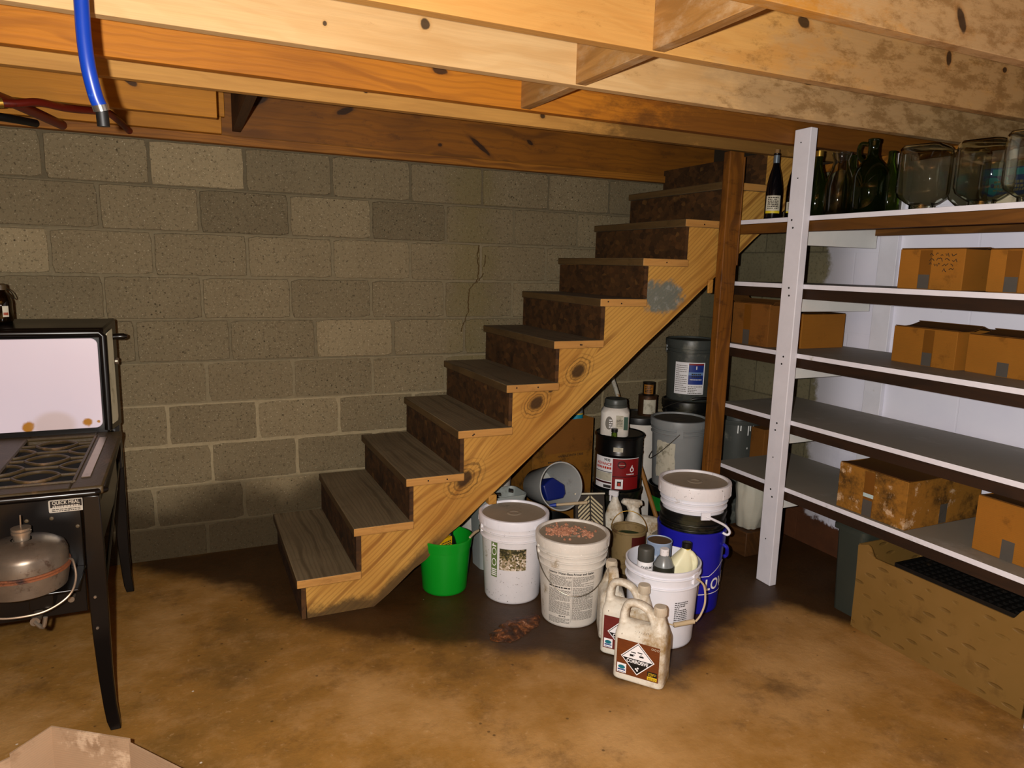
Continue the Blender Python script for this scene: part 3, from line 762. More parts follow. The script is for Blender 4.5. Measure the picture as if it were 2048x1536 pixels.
# ------------------------------------------------------------------ glass on the top shelf
def glass(name, c, rough=0.03, ior=1.46, tw_=0.99):
    m = Mat(name, rough, 0, 0.5); m.b.inputs['Transmission Weight'].default_value = tw_; m.b.inputs['IOR'].default_value = ior
    m.color(lin(c)); return m.m
M_clear = glass('clear_glass', '#eef0e2', 0.02, 1.47, 1.0); M_green = glass('green_glass', '#93ad55'); M_dgreen = glass('dark_green_glass', '#5f8038'); M_brown = glass('brown_glass', '#6a5020')
M_blk = plain('black_glass', '#07070a', 0.12, spec=0.6)
M_foil = plain('foil_capsule', '#7f8d99', 0.3, 0.7)
M_paper = plain('paper_label', '#b9b3a0', 0.6, dirt='#6f6a55', amt=0.6, scale=40)
M_cork = plain('cork', '#7a5c38', 0.8)
M_yel = plain('label_yellow', '#c9b421', 0.5)
M_brass = plain('brass', '#c9a24a', 0.3, 0.9)
def hollow(prof, th=0.003):
    out = list(prof); inn = [(max(0.0005, r - th), z) for r, z in reversed(prof)]
    inn = [(r, max(z, prof[0][1] + th)) for r, z in inn]
    return [(0.0005, prof[0][1])] + out + inn + [(0.0005, prof[0][1] + th)]
def bottle(label, x, y, z, prof, mat, group=None, lab=None, cap=None, handle=None, name='glass_bottle', foil=None, cork=None, cat='bottle'):
    t = thing(name, label, cat, (x, y, z), 0, group)
    b = MB(); b.lathe(hollow(prof) if mat is not M_blk else [(0.0005, 0)] + prof + [(0.0005, prof[-1][1])], 40); b.build('body', mat, t, smooth=50)
    a = face_cam(x, y)
    if lab:
        z0, z1, half, r = lab; b = MB(); T = cyl(lambda v: r, a, 0, 0.0008)
        b.rect(T, -half, half, z0, z1, 0, 12); b.rect(lambda u, v: T(u, v, .0004), -half, half, z0, z0 + (z1-z0)*0.14, 1, 12)
        b.bars(lambda u, v: T(u, v, .0004), -half*.7, half*.7, z0 + (z1-z0)*.25, z1*0.97, 7, 2, 3, 0.5, (0.004, 0.014)); b.build('label', [M_paper, M_yel, M_ink], t, smooth=0)
    if foil: b = MB(); b.lathe([(r + .0006, zz) for r, zz in foil], 32); b.build('neck_foil', M_foil, t)
    if cork: b = MB(); b.lathe([(0, cork[0]), (cork[2], cork[0]), (cork[2], cork[1]), (0, cork[1])], 20); b.build('cork', M_cork, t)
    if cap: b = MB(); b.lathe([(0, cap[0]), (cap[2], cap[0]), (cap[2], cap[1]), (0, cap[1])], 24); b.build('cap', cap[3], t)
    if handle:
        b = MB(); b.tube([Vector((math.cos(a + handle[0])*p, math.sin(a + handle[0])*p, q)) for p, q in handle[1]], 0.009, 10, sub=5); b.build('handle', mat, t)
    return t
GB = 'bottles and jars on the top shelf'
wine = [(0.036, 0.0), (0.038, 0.006), (0.038, 0.125), (0.036, 0.155), (0.027, 0.205), (0.016, 0.245), (0.0135, 0.262), (0.0135, 0.298), (0.0155, 0.300), (0.0155, 0.306), (0.0125, 0.308)]
bottle('slim dark wine bottle with pale label at the left end of the top shelf', 2.235, -1.040, 1.721, wine, M_blk, GB, lab=(0.028, 0.110, 0.036, 0.0382),
       foil=[(0.0140, 0.262), (0.0136, 0.298)], cork=(0.306, 0.325, 0.0105))
bottle('dark bottle half hidden by the white post, beside the wine bottle', 2.300, -1.105, 1.721, wine, M_brown, GB, lab=(0.03, 0.08, 0.036, 0.0382))
b3 = [(0.045, 0), (0.049, 0.008), (0.049, 0.115), (0.044, 0.150), (0.028, 0.195), (0.018, 0.225), (0.016, 0.245), (0.0165, 0.275), (0.014, 0.277)]
bottle('olive glass bottle with brass screw cap just right of the white post', 2.270, -1.262, 1.721, b3, M_green, GB, cap=(0.268, 0.292, 0.0185, M_brass))
bottle('second olive bottle set behind, right of the white post', 2.40, -1.335, 1.721, b3, M_green, GB)
carafe = [(0.055, 0), (0.060, 0.008), (0.061, 0.120), (0.052, 0.165), (0.036, 0.205), (0.031, 0.235), (0.040, 0.262), (0.0405, 0.270), (0.037, 0.271)]
bottle('clear wide-mouthed carafe between the olive bottles and the green jug', 2.270, -1.385, 1.721, carafe, M_clear, GB, name='carafe')
bottle('short green bottle behind the green handled jug', 2.44, -1.50, 1.721, b3, M_green, GB)
gj = [(0.062, 0), (0.069, 0.010), (0.070, 0.150), (0.064, 0.178), (0.045, 0.205), (0.028, 0.222), (0.021, 0.240), (0.0205, 0.285), (0.0235, 0.288), (0.0235, 0.302), (0.018, 0.304)]
bottle('dark green glass jug with a loop handle at its neck', 2.262, -1.548, 1.721, gj, M_dgreen, GB, name='glass_jug', cat='jug',
       handle=(-PI*0.52, [(0.022, 0.282), (0.044, 0.285), (0.054, 0.264), (0.050, 0.236), (0.036, 0.214)]))
def sqring(hw, hd, r, z, n=6, rot=0.0):
    pts = []
    for cx, cy, a0 in ((hw-r, hd-r, 0), (-hw+r, hd-r, PI/2), (-hw+r, -hd+r, PI), (hw-r, -hd+r, 1.5*PI)):
        for i in range(n+1):
            a = a0 + PI/2*i/n; pts.append(Vector((cx + r*math.cos(a), cy + r*math.sin(a), z)))
    return pts
def sqjar(label, x, y, hw, hd, h, rz, mat=None):
    """a squarish gallon jar stood mouth down"""
    t = thing('gallon_jar', label, 'jar', (x, y, 1.721), rz, GB)
    prof = [(0.50, 0.0), (0.52, 0.002), (0.52, 0.10), (0.60, 0.13), (0.92, 0.22), (1.0, 0.30), (1.0, 0.86), (0.97, 0.94), (0.86, 0.99), (0.70, 1.0)]
    out = [sqring(hw*k, hd*k, min(hw, hd)*k*(0.98 if zz < 0.12 else 0.45), h*zz) for k, zz in prof]
    inn = [sqring(hw*k - .004, hd*k - .004, min(hw, hd)*k*(0.97 if zz < 0.12 else 0.43), min(h*zz, h - .006)) for k, zz in reversed(prof)]
    b = MB(); b.loft(inn + out, 0, True, True)
    b.build('body', mat or M_clear, t, smooth=50)
    return t
sqjar('large clear squarish jar directly right of the green handled jug', 2.305, -1.757, 0.088, 0.078, 0.252, 0.25)
sqjar('clear jar with a blue label behind it, between two larger jars', 2.47, -1.83, 0.062, 0.062, 0.245, 0.2)
sqjar('large clear jar, second from the right photo edge on the top shelf', 2.315, -1.985, 0.086, 0.078, 0.240, 0.2)
sqjar('large clear jar at the right photo edge of the top shelf', 2.30, -2.165, 0.080, 0.078, 0.248, 0.15)
t = thing('label_pack', 'blue printed pack seen through the clear jars on the top shelf', 'pack', (2.585, -1.98, 1.721), 0.1)
M_bluep = plain('blue_print', '#0f4fb0', 0.4, scale=30); M_cyan = plain('cyan_print', '#28b4dc', 0.4); M_tan = plain('tan_backing', '#a59a80', 0.7, dirt='#6a6048', amt=0.6, scale=25)
b = MB(); b.bx(-.04, .04, -.16, .16, 0, .20); b.build('pack_body', M_tan, t, bevel=.008)
b = MB(); F_ = flatmap((-.0405, 0, 0), (0, -1, 0), (0, 0, 1), .0006)
b.rect(F_, -.14, .05, .07, .17); b.rect(lambda u, v: F_(u, v, .0004), -.10, .05, .14, .165, 1)
b.grid(lambda i, j: F_(-.095 + .035*(0.2+.8*j)*math.cos(2*PI*i), .105 + .03*(0.2+.8*j)*math.sin(2*PI*i), .0006), 20, 3, 1, True)
b.bars(lambda u, v: F_(u, v, .0008), -.09, .03, .085, .125, 3, 2, 6, 0.6, (.006, .014)); b.build('printed_panel', [M_bluep, M_cyan, M_paper], t, smooth=0)

# ------------------------------------------------------------------ crate and bin below the lowest shelf
def weave():
    m = Mat('tan_plastic_weave', 0.55, 0, 0.35)
    x, y, z = m.xyz(); u = m.math('ADD', y, x)
    zr = m.math('DIVIDE', z, 0.046); row = m.math('FLOOR', zr)
    uu = m.math('ADD', m.math('DIVIDE', u, 0.105), m.math('MULTIPLY', row, 0.5))
    du = m.math('ABSOLUTE', m.math('SUBTRACT', m.math('FRACT', uu), 0.5)); dz = m.math('ABSOLUTE', m.math('SUBTRACT', m.math('FRACT', zr), 0.5))
    e = m.math('ADD', m.math('POWER', m.math('DIVIDE', du, 0.24), 2.0), m.math('POWER', m.math('DIVIDE', dz, 0.16), 2.0))
    dent = m.math('MULTIPLY', m.math('SUBTRACT', 1.0, m.step(e, 0.3, 1.3)), m.step(m.noise(11, 3, 0.5), 0.40, 0.60))
    c = m.mix(m.noise(5, 5, 0.6), lin('#6b4f1e'), lin('#7f6032'))
    c = m.mix(m.math('MULTIPLY', m.step(m.noise(8, 7, 0.7), 0.55, 0.68), 0.35), c, lin('#4c3410'))
    c = m.mix(m.math('MULTIPLY', dent, 0.35), c, lin('#3f2c0e'))  # shade of the dents painted into the colour, on top of the bump
    m.color(c); m.bump(m.math('MULTIPLY', dent, -1.0), 0.5, 0.006); return m.m
M_weave = weave(); M_weavein = plain('crate_inside', '#4a3510', 0.6, scale=7)
t = thing('plastic_crate', 'long tan basketweave plastic crate on the floor under the lowest shelf', 'crate', (2.155, -2.465, 0))
L_, D_ = 0.70, 0.40
def sidepoly(sl):       # outline of a long side: high at the ends, dipped between
    p = [(0.012, 0), (L_-0.012, 0), (L_, 0.36)]
    n = 8
    p += [(L_ - 0.045, 0.378)]
    for i in range(n+1): f = i/n; p.append((L_ - 0.05 - 0.035*f, 0.375 - 0.042*(0.5-0.5*math.cos(PI*f))))
    for i in range(n+1): f = i/n; p.append((0.085 - 0.035*f, 0.333 + 0.042*(0.5-0.5*math.cos(PI*f))))
    p += [(0.045, 0.378), (0.0, 0.36)]
    return p
b = MB(); b.prism(sidepoly(0), lambda u, v, w_: (0 + w_, u, v), 0.006); b.build('side', M_weave, t, smooth=0)
b = MB(); b.prism(sidepoly(0), lambda u, v, w_: (D_ - w_, u, v), 0.006)
for i in range(14): b.bx(D_-0.016, D_-0.0061, 0.03 + i*0.048, 0.042 + i*0.048, 0.02, 0.315)
b.build('side', M_weave, t, smooth=0)
for y0 in (0.0, L_-0.006):
    b = MB(); b.bx(0.0061, D_-0.0061, y0, y0+0.006, 0, 0.365)
    b.build('end', M_weave, t)
b = MB(); b.bx(0.0061, D_-0.0061, 0.0061, L_-0.0061, 0.0, 0.006); b.build('bottom', M_weavein, t)
M_mesh = plain('black_plastic', '#0c0a08', 0.45, spec=0.4, dirt='#3a2a14', amt=0.25, scale=12)
t = thing('mesh_tray', 'black plastic mesh tray lying in the mouth of the tan crate', 'tray', (2.170, -2.42, 0.3345))
b = MB(); tw, tl = 0.352, 0.475
for i in range(12): x = tw*i/11; b.bx(x-.005 if i else 0, x+.005, 0, tl, 0.0, 0.010)
for j in range(17): y = tl*j/16; b.bx(-0.003, tw+.003, y-.005, y+.005, 0.0005, 0.0105)
b.build('mesh', M_mesh, t, smooth=0)
b = MB(); b.bx(.001, tw-.001, .001, tl-.001, -.012, -.008); b.build('added_backing', M_weave, t, smooth=0)  # added tan plate, keeps the mesh holes bright over the dark crate inside
b = MB(); b.bx(-.009, -.004, -.01, tl+.01, -.004, .014); b.bx(tw+.004, tw+.009, -.01, tl+.01, -.004, .014); b.bx(-.009, tw+.009, -.014, -.0101, -.004, .014); b.bx(-.009, tw+.009, tl+.0101, tl+.014, -.004, .014)
b.bx(0.02, 0.04, 0.05, 0.07, -0.328, -.0002); b.bx(tw-.04, tw-.02, tl-.07, tl-.05, -0.328, -.0002); b.bx(0.02, 0.04, tl-.07, tl-.05, -0.328, -.0002); b.bx(tw-.04, tw-.02, .05, .07, -0.328, -.0002)
b.build('rim', M_mesh, t, smooth=0)
M_bin = plain('dark_grey_bin_plastic', '#33362f', 0.35, dirt='#54564a', amt=0.3, scale=8)
M_drip = plain('white_paint_drips', '#e4e4e0', 0.5)
t = thing('storage_bin', 'dark grey lidded bin with white paint drips, behind the left end of the tan crate', 'bin', (2.40, -1.672, 0))
b = MB(); b.loft([sqring(.175, .065, .03, 0), sqring(.185, .075, .03, .38)]); b.build('body', M_bin, t)
b = MB(); b.loft([sqring(.197, .086, .03, .372), sqring(.197, .086, .03, .392), sqring(.185, .075, .025, .405), sqring(.150, .045, .02, .396)]); l_ = b.build('lid', M_bin, t)
b = MB(); rn = random.Random(2)
for i in range(16):
    u = rn.uniform(-.16, .16); T = flatmap((-.168, -.0867, 0), (1, 0, 0), (0, 0, 1)); 
    cx, cy = rn.uniform(-.15, .12), rn.uniform(-.04, .04); rr = rn.uniform(.008, .022)
    b.lathe([(0, .003), (rr*.7, .002), (rr, 0)], 9, 0, Matrix.Translation((cx, cy, .3975)) @ Matrix.Diagonal((1, rn.uniform(.4, 1.2), 1, 1)))
b.build('paint_drips', M_drip, t)
# ------------------------------------------------------------------ old kerosene stove
M_enam = plain('black_enamel', '#0c0806', 0.28, spec=0.42, dirt='#21160d', amt=0.2, scale=7)
M_iron = plain('rusty_cast_iron', '#43351f', 0.5, 0.0, dirt='#735639', amt=0.5, scale=16, bump=0.3)
def enamel_white():
    m = Mat('white_enamel', 0.28, 0, 0.5)
    x, y, z = m.xyz()
    c = m.mix(m.noise(2, 4, 0.5), lin('#d3c4d2'), lin('#ddd2dd'))
    nz = m.noise(9, 6, 0.7)
    for cx, cz, r in ((-0.905, 0.828, 0.020), (-0.712, 0.836, 0.017), (-0.676, 0.836, 0.008)):
        d = m.math('SQRT', m.math('ADD', m.math('POWER', m.math('SUBTRACT', x, cx), 2.0), m.math('POWER', m.math('SUBTRACT', z, cz), 2.0)))
        d = m.math('ADD', d, m.math('MULTIPLY', m.math('SUBTRACT', nz, 0.5), 0.045))
        c = m.mix(m.math('SUBTRACT', 1.0, m.step(d, r*0.6, r*1.15)), c, lin('#a8711f'))
    d = m.math('SQRT', m.math('ADD', m.math('POWER', m.math('SUBTRACT', x, -0.82), 2.0), m.math('POWER', m.math('MULTIPLY', m.math('SUBTRACT', z, 0.83), 1.3), 2.0)))
    c = m.mix(m.math('MULTIPLY', m.math('SUBTRACT', 1.0, m.step(d, 0.05, 0.085)), 0.45), c, lin('#b79c86'))
    dots = m.math('SUBTRACT', 1.0, m.step(m.voro(6.5), 0.02, 0.03))
    c = m.mix(m.math('MULTIPLY', dots, 0.8), c, lin('#3a2a2a'))
    m.color(c); return m.m
M_ewhite = enamel_white()
M_edull = plain('aged_white_enamel', '#cfc8aa', 0.35, dirt='#8a8260', amt=0.3, scale=10)
M_nick = plain('worn_nickel', '#9a8a78', 0.3, 0.8, dirt='#4a3a2a', amt=0.3, scale=30)
M_plate = plain('nameplate_dark', '#221c18', 0.4, 0.4); M_platel = plain('nameplate_light', '#b3aa9c', 0.4, 0.5)
sv = thing('kerosene_stove', 'old black enamel cooking stove with a white splashback at the left photo edge', 'stove', (0, 0, 0))
XR, YFs, ZT_ = -0.600, -1.345, 0.79
# apron and body
b = MB(); b.bx(-1.50, -0.664, -1.332, -1.322, 0.395, 0.764); b.build('apron', M_enam, sv, bevel=0.002)
b = MB(); b.bx(-1.50, -0.62, -1.330, -0.62, 0.752, 0.764); b.bx(-0.634, -0.626, -1.29, -0.62, 0.56, 0.752); b.bx(-1.50, -0.64, -0.66, -0.65, 0.50, 0.752)
b.build('body', M_enam, sv, bevel=0.002)
# cooktop frame with the grate well
b = MB()
GX0, GX1, GY0, GY1 = -0.905, -0.685, -1.275, -0.655
b.bx(GX1, XR, YFs, -0.60, 0.765, ZT_); b.bx(GX0, GX1, YFs, GY0, 0.765, ZT_); b.bx(GX0, GX1, GY1, -0.60, 0.765, ZT_); b.bx(-1.50, GX0, YFs, -0.60, 0.765, ZT_)
b.build('cooktop', M_iron, sv, bevel=0.006, seg=3)
b = MB(); b.tube([(-1.5, YFs - 0.004, 0.772), (XR - .02, YFs - 0.004, 0.772), (XR + .002, YFs + .02, 0.772), (XR - .012, -0.62, 0.772)], 0.011, 10); b.build('rolled_edge', M_enam, sv)
b = MB(); b.bx(GX0 - .02, GX1 + .02, GY0 - .02, GY1 + .02, 0.7645, 0.7655); b.build('well', plain('soot', '#0a0706', 0.9), sv)
# grate of lens-shaped loops
b = MB(); zc = ZT_ - 0.004
def lens(cx, cy, hx, hy, side=0):
    n = 14
    for sg in (1, -1):
        pts = []
        for i in range(n+1):
            f = i/n
            if side > 0 and f > 0.5: break
            if side < 0 and f < 0.5: continue
            pts.append((cx - hx + 2*hx*f, cy + sg*hy*math.sin(PI*f)**0.75, zc))
        if len(pts) > 1: b.tube(pts, 0.0055, 6)
W_ = GX1 - GX0; cx = (GX0 + GX1)/2
for i in range(3):
    cy = GY0 + 0.103 + i*0.207
    lens(cx, cy, 0.064, 0.058)
    b.tube([(GX0, cy, zc), (cx - .064, cy, zc)], 0.005, 6); b.tube([(cx + .064, cy, zc), (GX1, cy, zc)], 0.005, 6)
for i in range(4):
    cy = GY0 + i*0.207
    if 0 < i < 3:
        lens(GX0, cy, 0.062, 0.058, -1); lens(GX1, cy, 0.062, 0.058, 1)
        b.tube([(GX0 + .062, cy, zc), (GX1 - .062, cy, zc)], 0.005, 6)
for xx in (GX0 - .002, GX1 + .002): b.tube([(xx, GY0, zc+.002), (xx, GY1, zc+.002)], 0.007, 6)
for yy in (GY0, GY1): b.tube([(GX0, yy, zc+.002), (GX1, yy, zc+.002)], 0.007, 6)
b.build('grate', M_iron, sv)
b = MB(); b.bx(-0.668, -0.642, -1.24, -0.70, ZT_, ZT_ + 0.003); b.build('worn_strip', M_nick, sv, bevel=0.002)
# splashback: dark housing, flaring sideways towards the back
b = MB()
def ring(x, y, z0, z1): return [(-1.5, y, z0), (x, y, z0), (x, y, z1), (-1.5, y, z1)]
pf = [(-0.644, -0.600, 0.785, 1.165), (-0.640, -0.612, 0.788, 1.178), (-0.640, -0.600, 0.788, 1.196), (-0.612, -0.455, 0.788, 1.220), (-0.612, -0.440, 0.788, 1.216)]
b.loft([[Vector(p) for p in ring(*q)] for q in pf]); b.build('splashback', M_enam, sv, bevel=0.006, seg=3)
b = MB(); b.tube([(-1.5, -0.606, 1.178), (-0.655, -0.606, 1.178), (-0.643, -0.604, 1.165), (-0.644, -0.604, 0.80)], 0.014, 10); b.build('rolled_trim', M_enam, sv)
def rrect(x0, x1, z0, z1, r, n=8):
    p = []
    for cx_, cz_, a0 in ((x1-r, z1-r, 0), (x0+r, z1-r, PI/2), (x0+r, z0+r, PI), (x1-r, z0+r, 1.5*PI)):
        for i in range(n+1): a = a0 + PI/2*i/n; p.append((cx_ + r*math.cos(a), cz_ + r*math.sin(a)))
    return p
b = MB(); b.prism(rrect(-1.49, -0.662, 0.812, 1.158, 0.024), lambda u, v, w_: (u, -0.608 - w_, v), 0.006); b.build('white_panel', M_ewhite, sv, bevel=0.002)['label'] = 'white enamel panel with rust spots'
# white strip on the flared side
def sideT(u, v, w_): return (-0.640 + 0.028*u + w_*0.98 + 0.001, -0.600 + 0.145*u, v)
b = MB(); b.prism([(0.10, 0.83), (0.16, 0.815), (0.60, 0.815), (0.66, 0.83), (0.60, 1.185), (0.12, 1.172)], sideT, 0.004); b.build('side_panel', M_edull, sv, bevel=0.002)
b = MB(); b.tube([(-0.632, -0.50, 1.150), (-0.600, -0.50, 1.152), (-0.580, -0.50, 1.152), (-0.568, -0.50, 1.152)], [0.010, 0.013, 0.013, 0.006], 12); b.build('side_handle', M_enam, sv)
b = MB(); b.tube([(-0.622, -0.47, 1.05), (-0.606, -0.47, 1.05)], 0.014, 12); b.build('side_knob', M_nick, sv, bevel=0.003)
# legs
def leg(x, y, sx, sy, kick):
    b = MB(); R_ = []
    for z, hw, dx in ((0.764, .022, 0), (0.60, .025, 0), (0.42, .025, 0), (0.30, .023, .002), (0.18, .020, .006), (0.08, .018, .014), (0.03, .018, .022), (0.0, .015, .030)):
        cx_ = x + sx*dx*kick; cy_ = y + sy*dx*0.5*kick
        R_.append([Vector((cx_-hw, cy_-.010, z)), Vector((cx_+hw, cy_-.010, z)), Vector((cx_+hw, cy_+.014, z)), Vector((cx_-hw, cy_+.014, z))])
    b.loft(R_); l_ = b.build('leg', M_enam, sv, bevel=0.003)
    return l_
lf = leg(-0.632, -1.345, 1, -1, 0.75)
b = MB()
for z in (0.446, 0.345): b.lathe([(0, .004), (.004, .0035), (.005, 0)], 10, 0, Matrix.Translation((-0.640, -1.3551, z)) @ Matrix.Rotation(PI/2, 4, 'X'))
b.build('bolt', M_nick, lf)
leg(-0.648, -0.335, 1, 1, 0.6); leg(-1.46, -1.345, -1, -1, 0.75); leg(-1.46, -0.335, -1, 1, 0.6)
b = MB(); b.bx(-0.66, -0.635, -0.60, -0.32, 0.752, 0.764); b.tube([(-0.622, -1.33, 0.415), (-0.632, -0.345, 0.66)], 0.006, 8); b.tube([(-0.625, -1.32, 0.70), (-0.635, -0.345, 0.70)], 0.006, 8); b.build('brace', M_enam, sv)
b = MB(); b.bx(-1.48, -0.62, -0.46, -0.42, 0.60, 0.79); b.build('back_rail', M_enam, sv)
# nameplate
np_ = MB(); NT = lambda u, v, w_=0.0: (-0.699 + u, -1.3325 - w_, 0.736 + v)
np_.prism([(p[0], p[1]) for p in rrect(-0.044, 0.044, -0.019, 0.019, 0.004, 3)], lambda u, v, w_: NT(u, v, w_), 0.0012)
o = np_.build('nameplate', M_platel, sv)
b = MB(); b.rect(lambda u, v: NT(u, v, .0014), -.040, .040, -.004, .0165); 
b.text('QUICK MEAL', 0.0145, lambda u, v: NT(u, v + .0095, .0018), 1, 0.0003, squash=0.82)
b.bars(lambda u, v: NT(u, v, .0018), -.034, .034, -.0035, .002, 1, 1, 4, 0.8, (.003, .008))
b.bars(lambda u, v: NT(u, v, .0014), -.036, .036, -.016, -.006, 2, 0, 5, 0.45, (.003, .010))
b.build('nameplate_lettering', [M_plate, M_platel], o, smooth=0)
b = MB()
for x, z in ((-0.80, 0.70), (-0.738, 0.70), (-0.674, 0.668)): b.lathe([(0, .003), (.005, .002), (.006, 0)], 10, 0, Matrix.Translation((x, -1.3322, z)) @ Matrix.Rotation(PI/2, 4, 'X'))
b.build('rivet', M_iron, sv)
# bracket and valve that hold the fuel tank
b = MB(); b.bx(-0.92, -0.66, -1.505, -1.3322, 0.535, 0.543); b.bx(-0.80, -0.74, -1.40, -1.3322, 0.45, 0.535); b.build('tank_bracket', M_enam, sv, bevel=0.003)
b = MB(); b.tube([(-0.785, -1.36, 0.425), (-0.785, -1.42, 0.425)], 0.013, 10); b.tube([(-0.785, -1.42, 0.425), (-0.765, -1.43, 0.41), (-0.757, -1.43, 0.44)], 0.006, 8, sub=4); b.build('valve', M_nick, sv)
b = MB(); b.tube([(-0.70, -1.34, 0.455), (-0.70, -1.37, 0.455)], 0.009, 10); b.build('drain_plug', M_nick, sv)

def tankglass():
    m = Mat('brown_tinted_tank_metal', 0.22, 0.55, 0.5)
    c = m.mix(m.noise(9, 6, 0.7), lin('#43382e'), lin('#807263'))
    c = m.mix(m.math('MULTIPLY', m.step(m.noise(22, 7, 0.75), 0.55, 0.66), 0.7), c, lin('#3a2416')); m.color(c)
    m.rough(m.math('ADD', 0.15, m.math('MULTIPLY', m.noise(14, 4, 0.6), 0.35))); return m.m
M_tank = tankglass(); M_rust = plain('rust_band', '#6b3a1c', 0.75, dirt='#241009', amt=0.6, scale=40, bump=0.4)
t = thing('fuel_tank', 'round brownish metal fuel tank with a wire bail, hung on the front of the stove', 'tank', (-0.790, -1.462, 0.5435))
b = MB(); b.lathe([(0.0005, 0.0), (0.075, 0.0), (0.100, 0.012), (0.106, 0.045), (0.107, 0.062)], 56); b.lathe([(0.107, 0.074), (0.106, 0.110), (0.100, 0.125), (0.080, 0.138), (0.050, 0.146), (0.026, 0.149)], 56); b.build('vessel', M_tank, t)
b = MB(); b.lathe([(0.106, 0.061), (0.111, 0.062), (0.111, 0.067), (0.1085, 0.068), (0.111, 0.070), (0.111, 0.075), (0.106, 0.0755)], 56); b.build('seam_band', M_rust, t)
b = MB(); b.lathe([(0.020, 0.147), (0.020, 0.165), (0.024, 0.166), (0.024, 0.172), (0.021, 0.174), (0.024, 0.176), (0.024, 0.182), (0.0005, 0.183)], 28); b.build('filler_cap', M_nick, t)
b = MB(); b.tube([(0, 0, 0.183), (0.001, 0, 0.217)], 0.0022, 8); b.build('gauge_pin', M_nick, t)
b = MB(); b.tube([(0.108, 0.0, 0.075), (0.118, -0.012, 0.070), (0.125, -0.04, 0.030), (0.110, -0.07, -0.005), (0.06, -0.085, -0.032), (0.0, -0.09, -0.038), (-0.06, -0.085, -0.032), (-0.110, -0.07, -0.005), (-0.125, -0.04, 0.03), (-0.118, -0.012, 0.07), (-0.108, 0, 0.075)], 0.0032, 8, sub=6); b.build('wire_bail', M_nick, t)

M_bail = plain('bail_wire', '#2a2418', 0.4, 0.6)
t = thing('swing_top_bottle', 'small dark bottle with a wire bail standing on top of the stove splashback', 'bottle', (-0.975, -0.505, 1.2145))
b = MB(); b.lathe(hollow([(0.033, 0), (0.036, 0.006), (0.036, 0.075), (0.030, 0.098), (0.020, 0.112), (0.019, 0.122)]), 32); b.build('body', M_brown, t)
b = MB(); b.lathe([(0.0005, 0.118), (0.022, 0.118), (0.022, 0.136), (0.016, 0.141), (0.0005, 0.141)], 24); b.build('stopper', M_iron, t)
b = MB(); b.tube([(0.020, 0, 0.125), (0.034, 0, 0.112), (0.044, -0.004, 0.092), (0.040, -0.004, 0.086), (0.024, 0, 0.105)], 0.002, 6, sub=5); b.build('wire_bail', M_bail, t)
b = MB(); T = cyl(lambda v: 0.036, face_cam(-0.975, -0.505) + 0.35, 0, .0008); b.rect(T, -.010, .010, .02, .06, 0, 4); b.rect(lambda u, v: T(u, v, .0004), -.008, .008, .026, .036, 1, 4); b.build('label', [M_paper, plain('label_red', '#8a3a22', 0.5)], t, smooth=0)

# ------------------------------------------------------------------ pipes under the joists
M_bluepex = plain('blue_pipe', '#082f88', 0.35, dirt='#3c78c4', amt=0.2, scale=22)
M_redpex = plain('red_pipe', '#5a1408', 0.4, dirt='#2a0a04', amt=0.3, scale=18)
M_steel = plain('steel_ring', '#b9b7b0', 0.2, 0.95); M_bplug = plain('black_plug', '#0c0b0a', 0.5)
t = thing('blue_pipe', 'blue flexible water pipe hanging from between the ceiling joists, ends in a black plug', 'pipe', (0, 0, 0))
b = MB(); b.tube([(-0.516, -1.90, 2.264), (-0.517, -1.90, 2.10), (-0.518, -1.90, 1.96), (-0.517, -1.90, 1.90), (-0.513, -1.898, 1.85), (-0.505, -1.89, 1.803), (-0.498, -1.885, 1.782)], 0.0145, 16, sub=6); b.build('pipe', M_bluepex, t)
b = MB(); b.tube([(-0.4985, -1.885, 1.786), (-0.4955, -1.882, 1.774)], 0.0165, 16); b.build('crimp_ring', M_steel, t)
b = MB(); b.tube([(-0.4955, -1.882, 1.776), (-0.494, -1.88, 1.742)], 0.0125, 14); b.build('plug', M_bplug, t)
t = thing('red_pipe', 'red-brown pipe sloping down into the rim board at the upper left edge', 'pipe', (0, 0, 0))
b = MB(); b.tube([(-1.36, -1.12, 2.255), (-1.30, -1.08, 2.10), (-1.15, -0.96, 2.005), (-1.0, -0.76, 2.008), (-0.90, -0.52, 2.006), (-0.845, -0.30, 2.006), (-0.79, -0.060, 2.006)], 0.019, 14, sub=6); b.build('pipe', M_redpex, t)
t = thing('red_pipe', 'red-brown pipe with a brass end fitting, arching to the sill behind the blue pipe', 'pipe', (0, 0, 0))
pp = [(-0.905, -0.62, 1.978), (-0.86, -0.60, 1.985), (-0.80, -0.55, 2.005), (-0.73, -0.45, 2.012), (-0.66, -0.34, 2.030), (-0.61, -0.25, 2.045), (-0.57, -0.14, 2.03), (-0.54, -0.047, 2.008)]
b = MB(); b.tube(pp, 0.014, 14, sub=6); b.build('pipe', M_redpex, t)
b = MB(); b.tube([(-0.935, -0.63, 1.972), (-0.895, -0.618, 1.980)], 0.017, 14); b.build('brass_fitting', M_brass, t)['label'] = 'brass end fitting'
t = thing('dark_pipe', 'short dark pipe stub near the top left edge, below the red pipe fitting', 'pipe', (0, 0, 0))
b = MB(); b.tube([(-1.15, -0.30, 1.985), (-0.98, -0.20, 1.995), (-0.885, -0.048, 2.005)], 0.016, 12, sub=5); b.build('pipe', M_bplug, t)

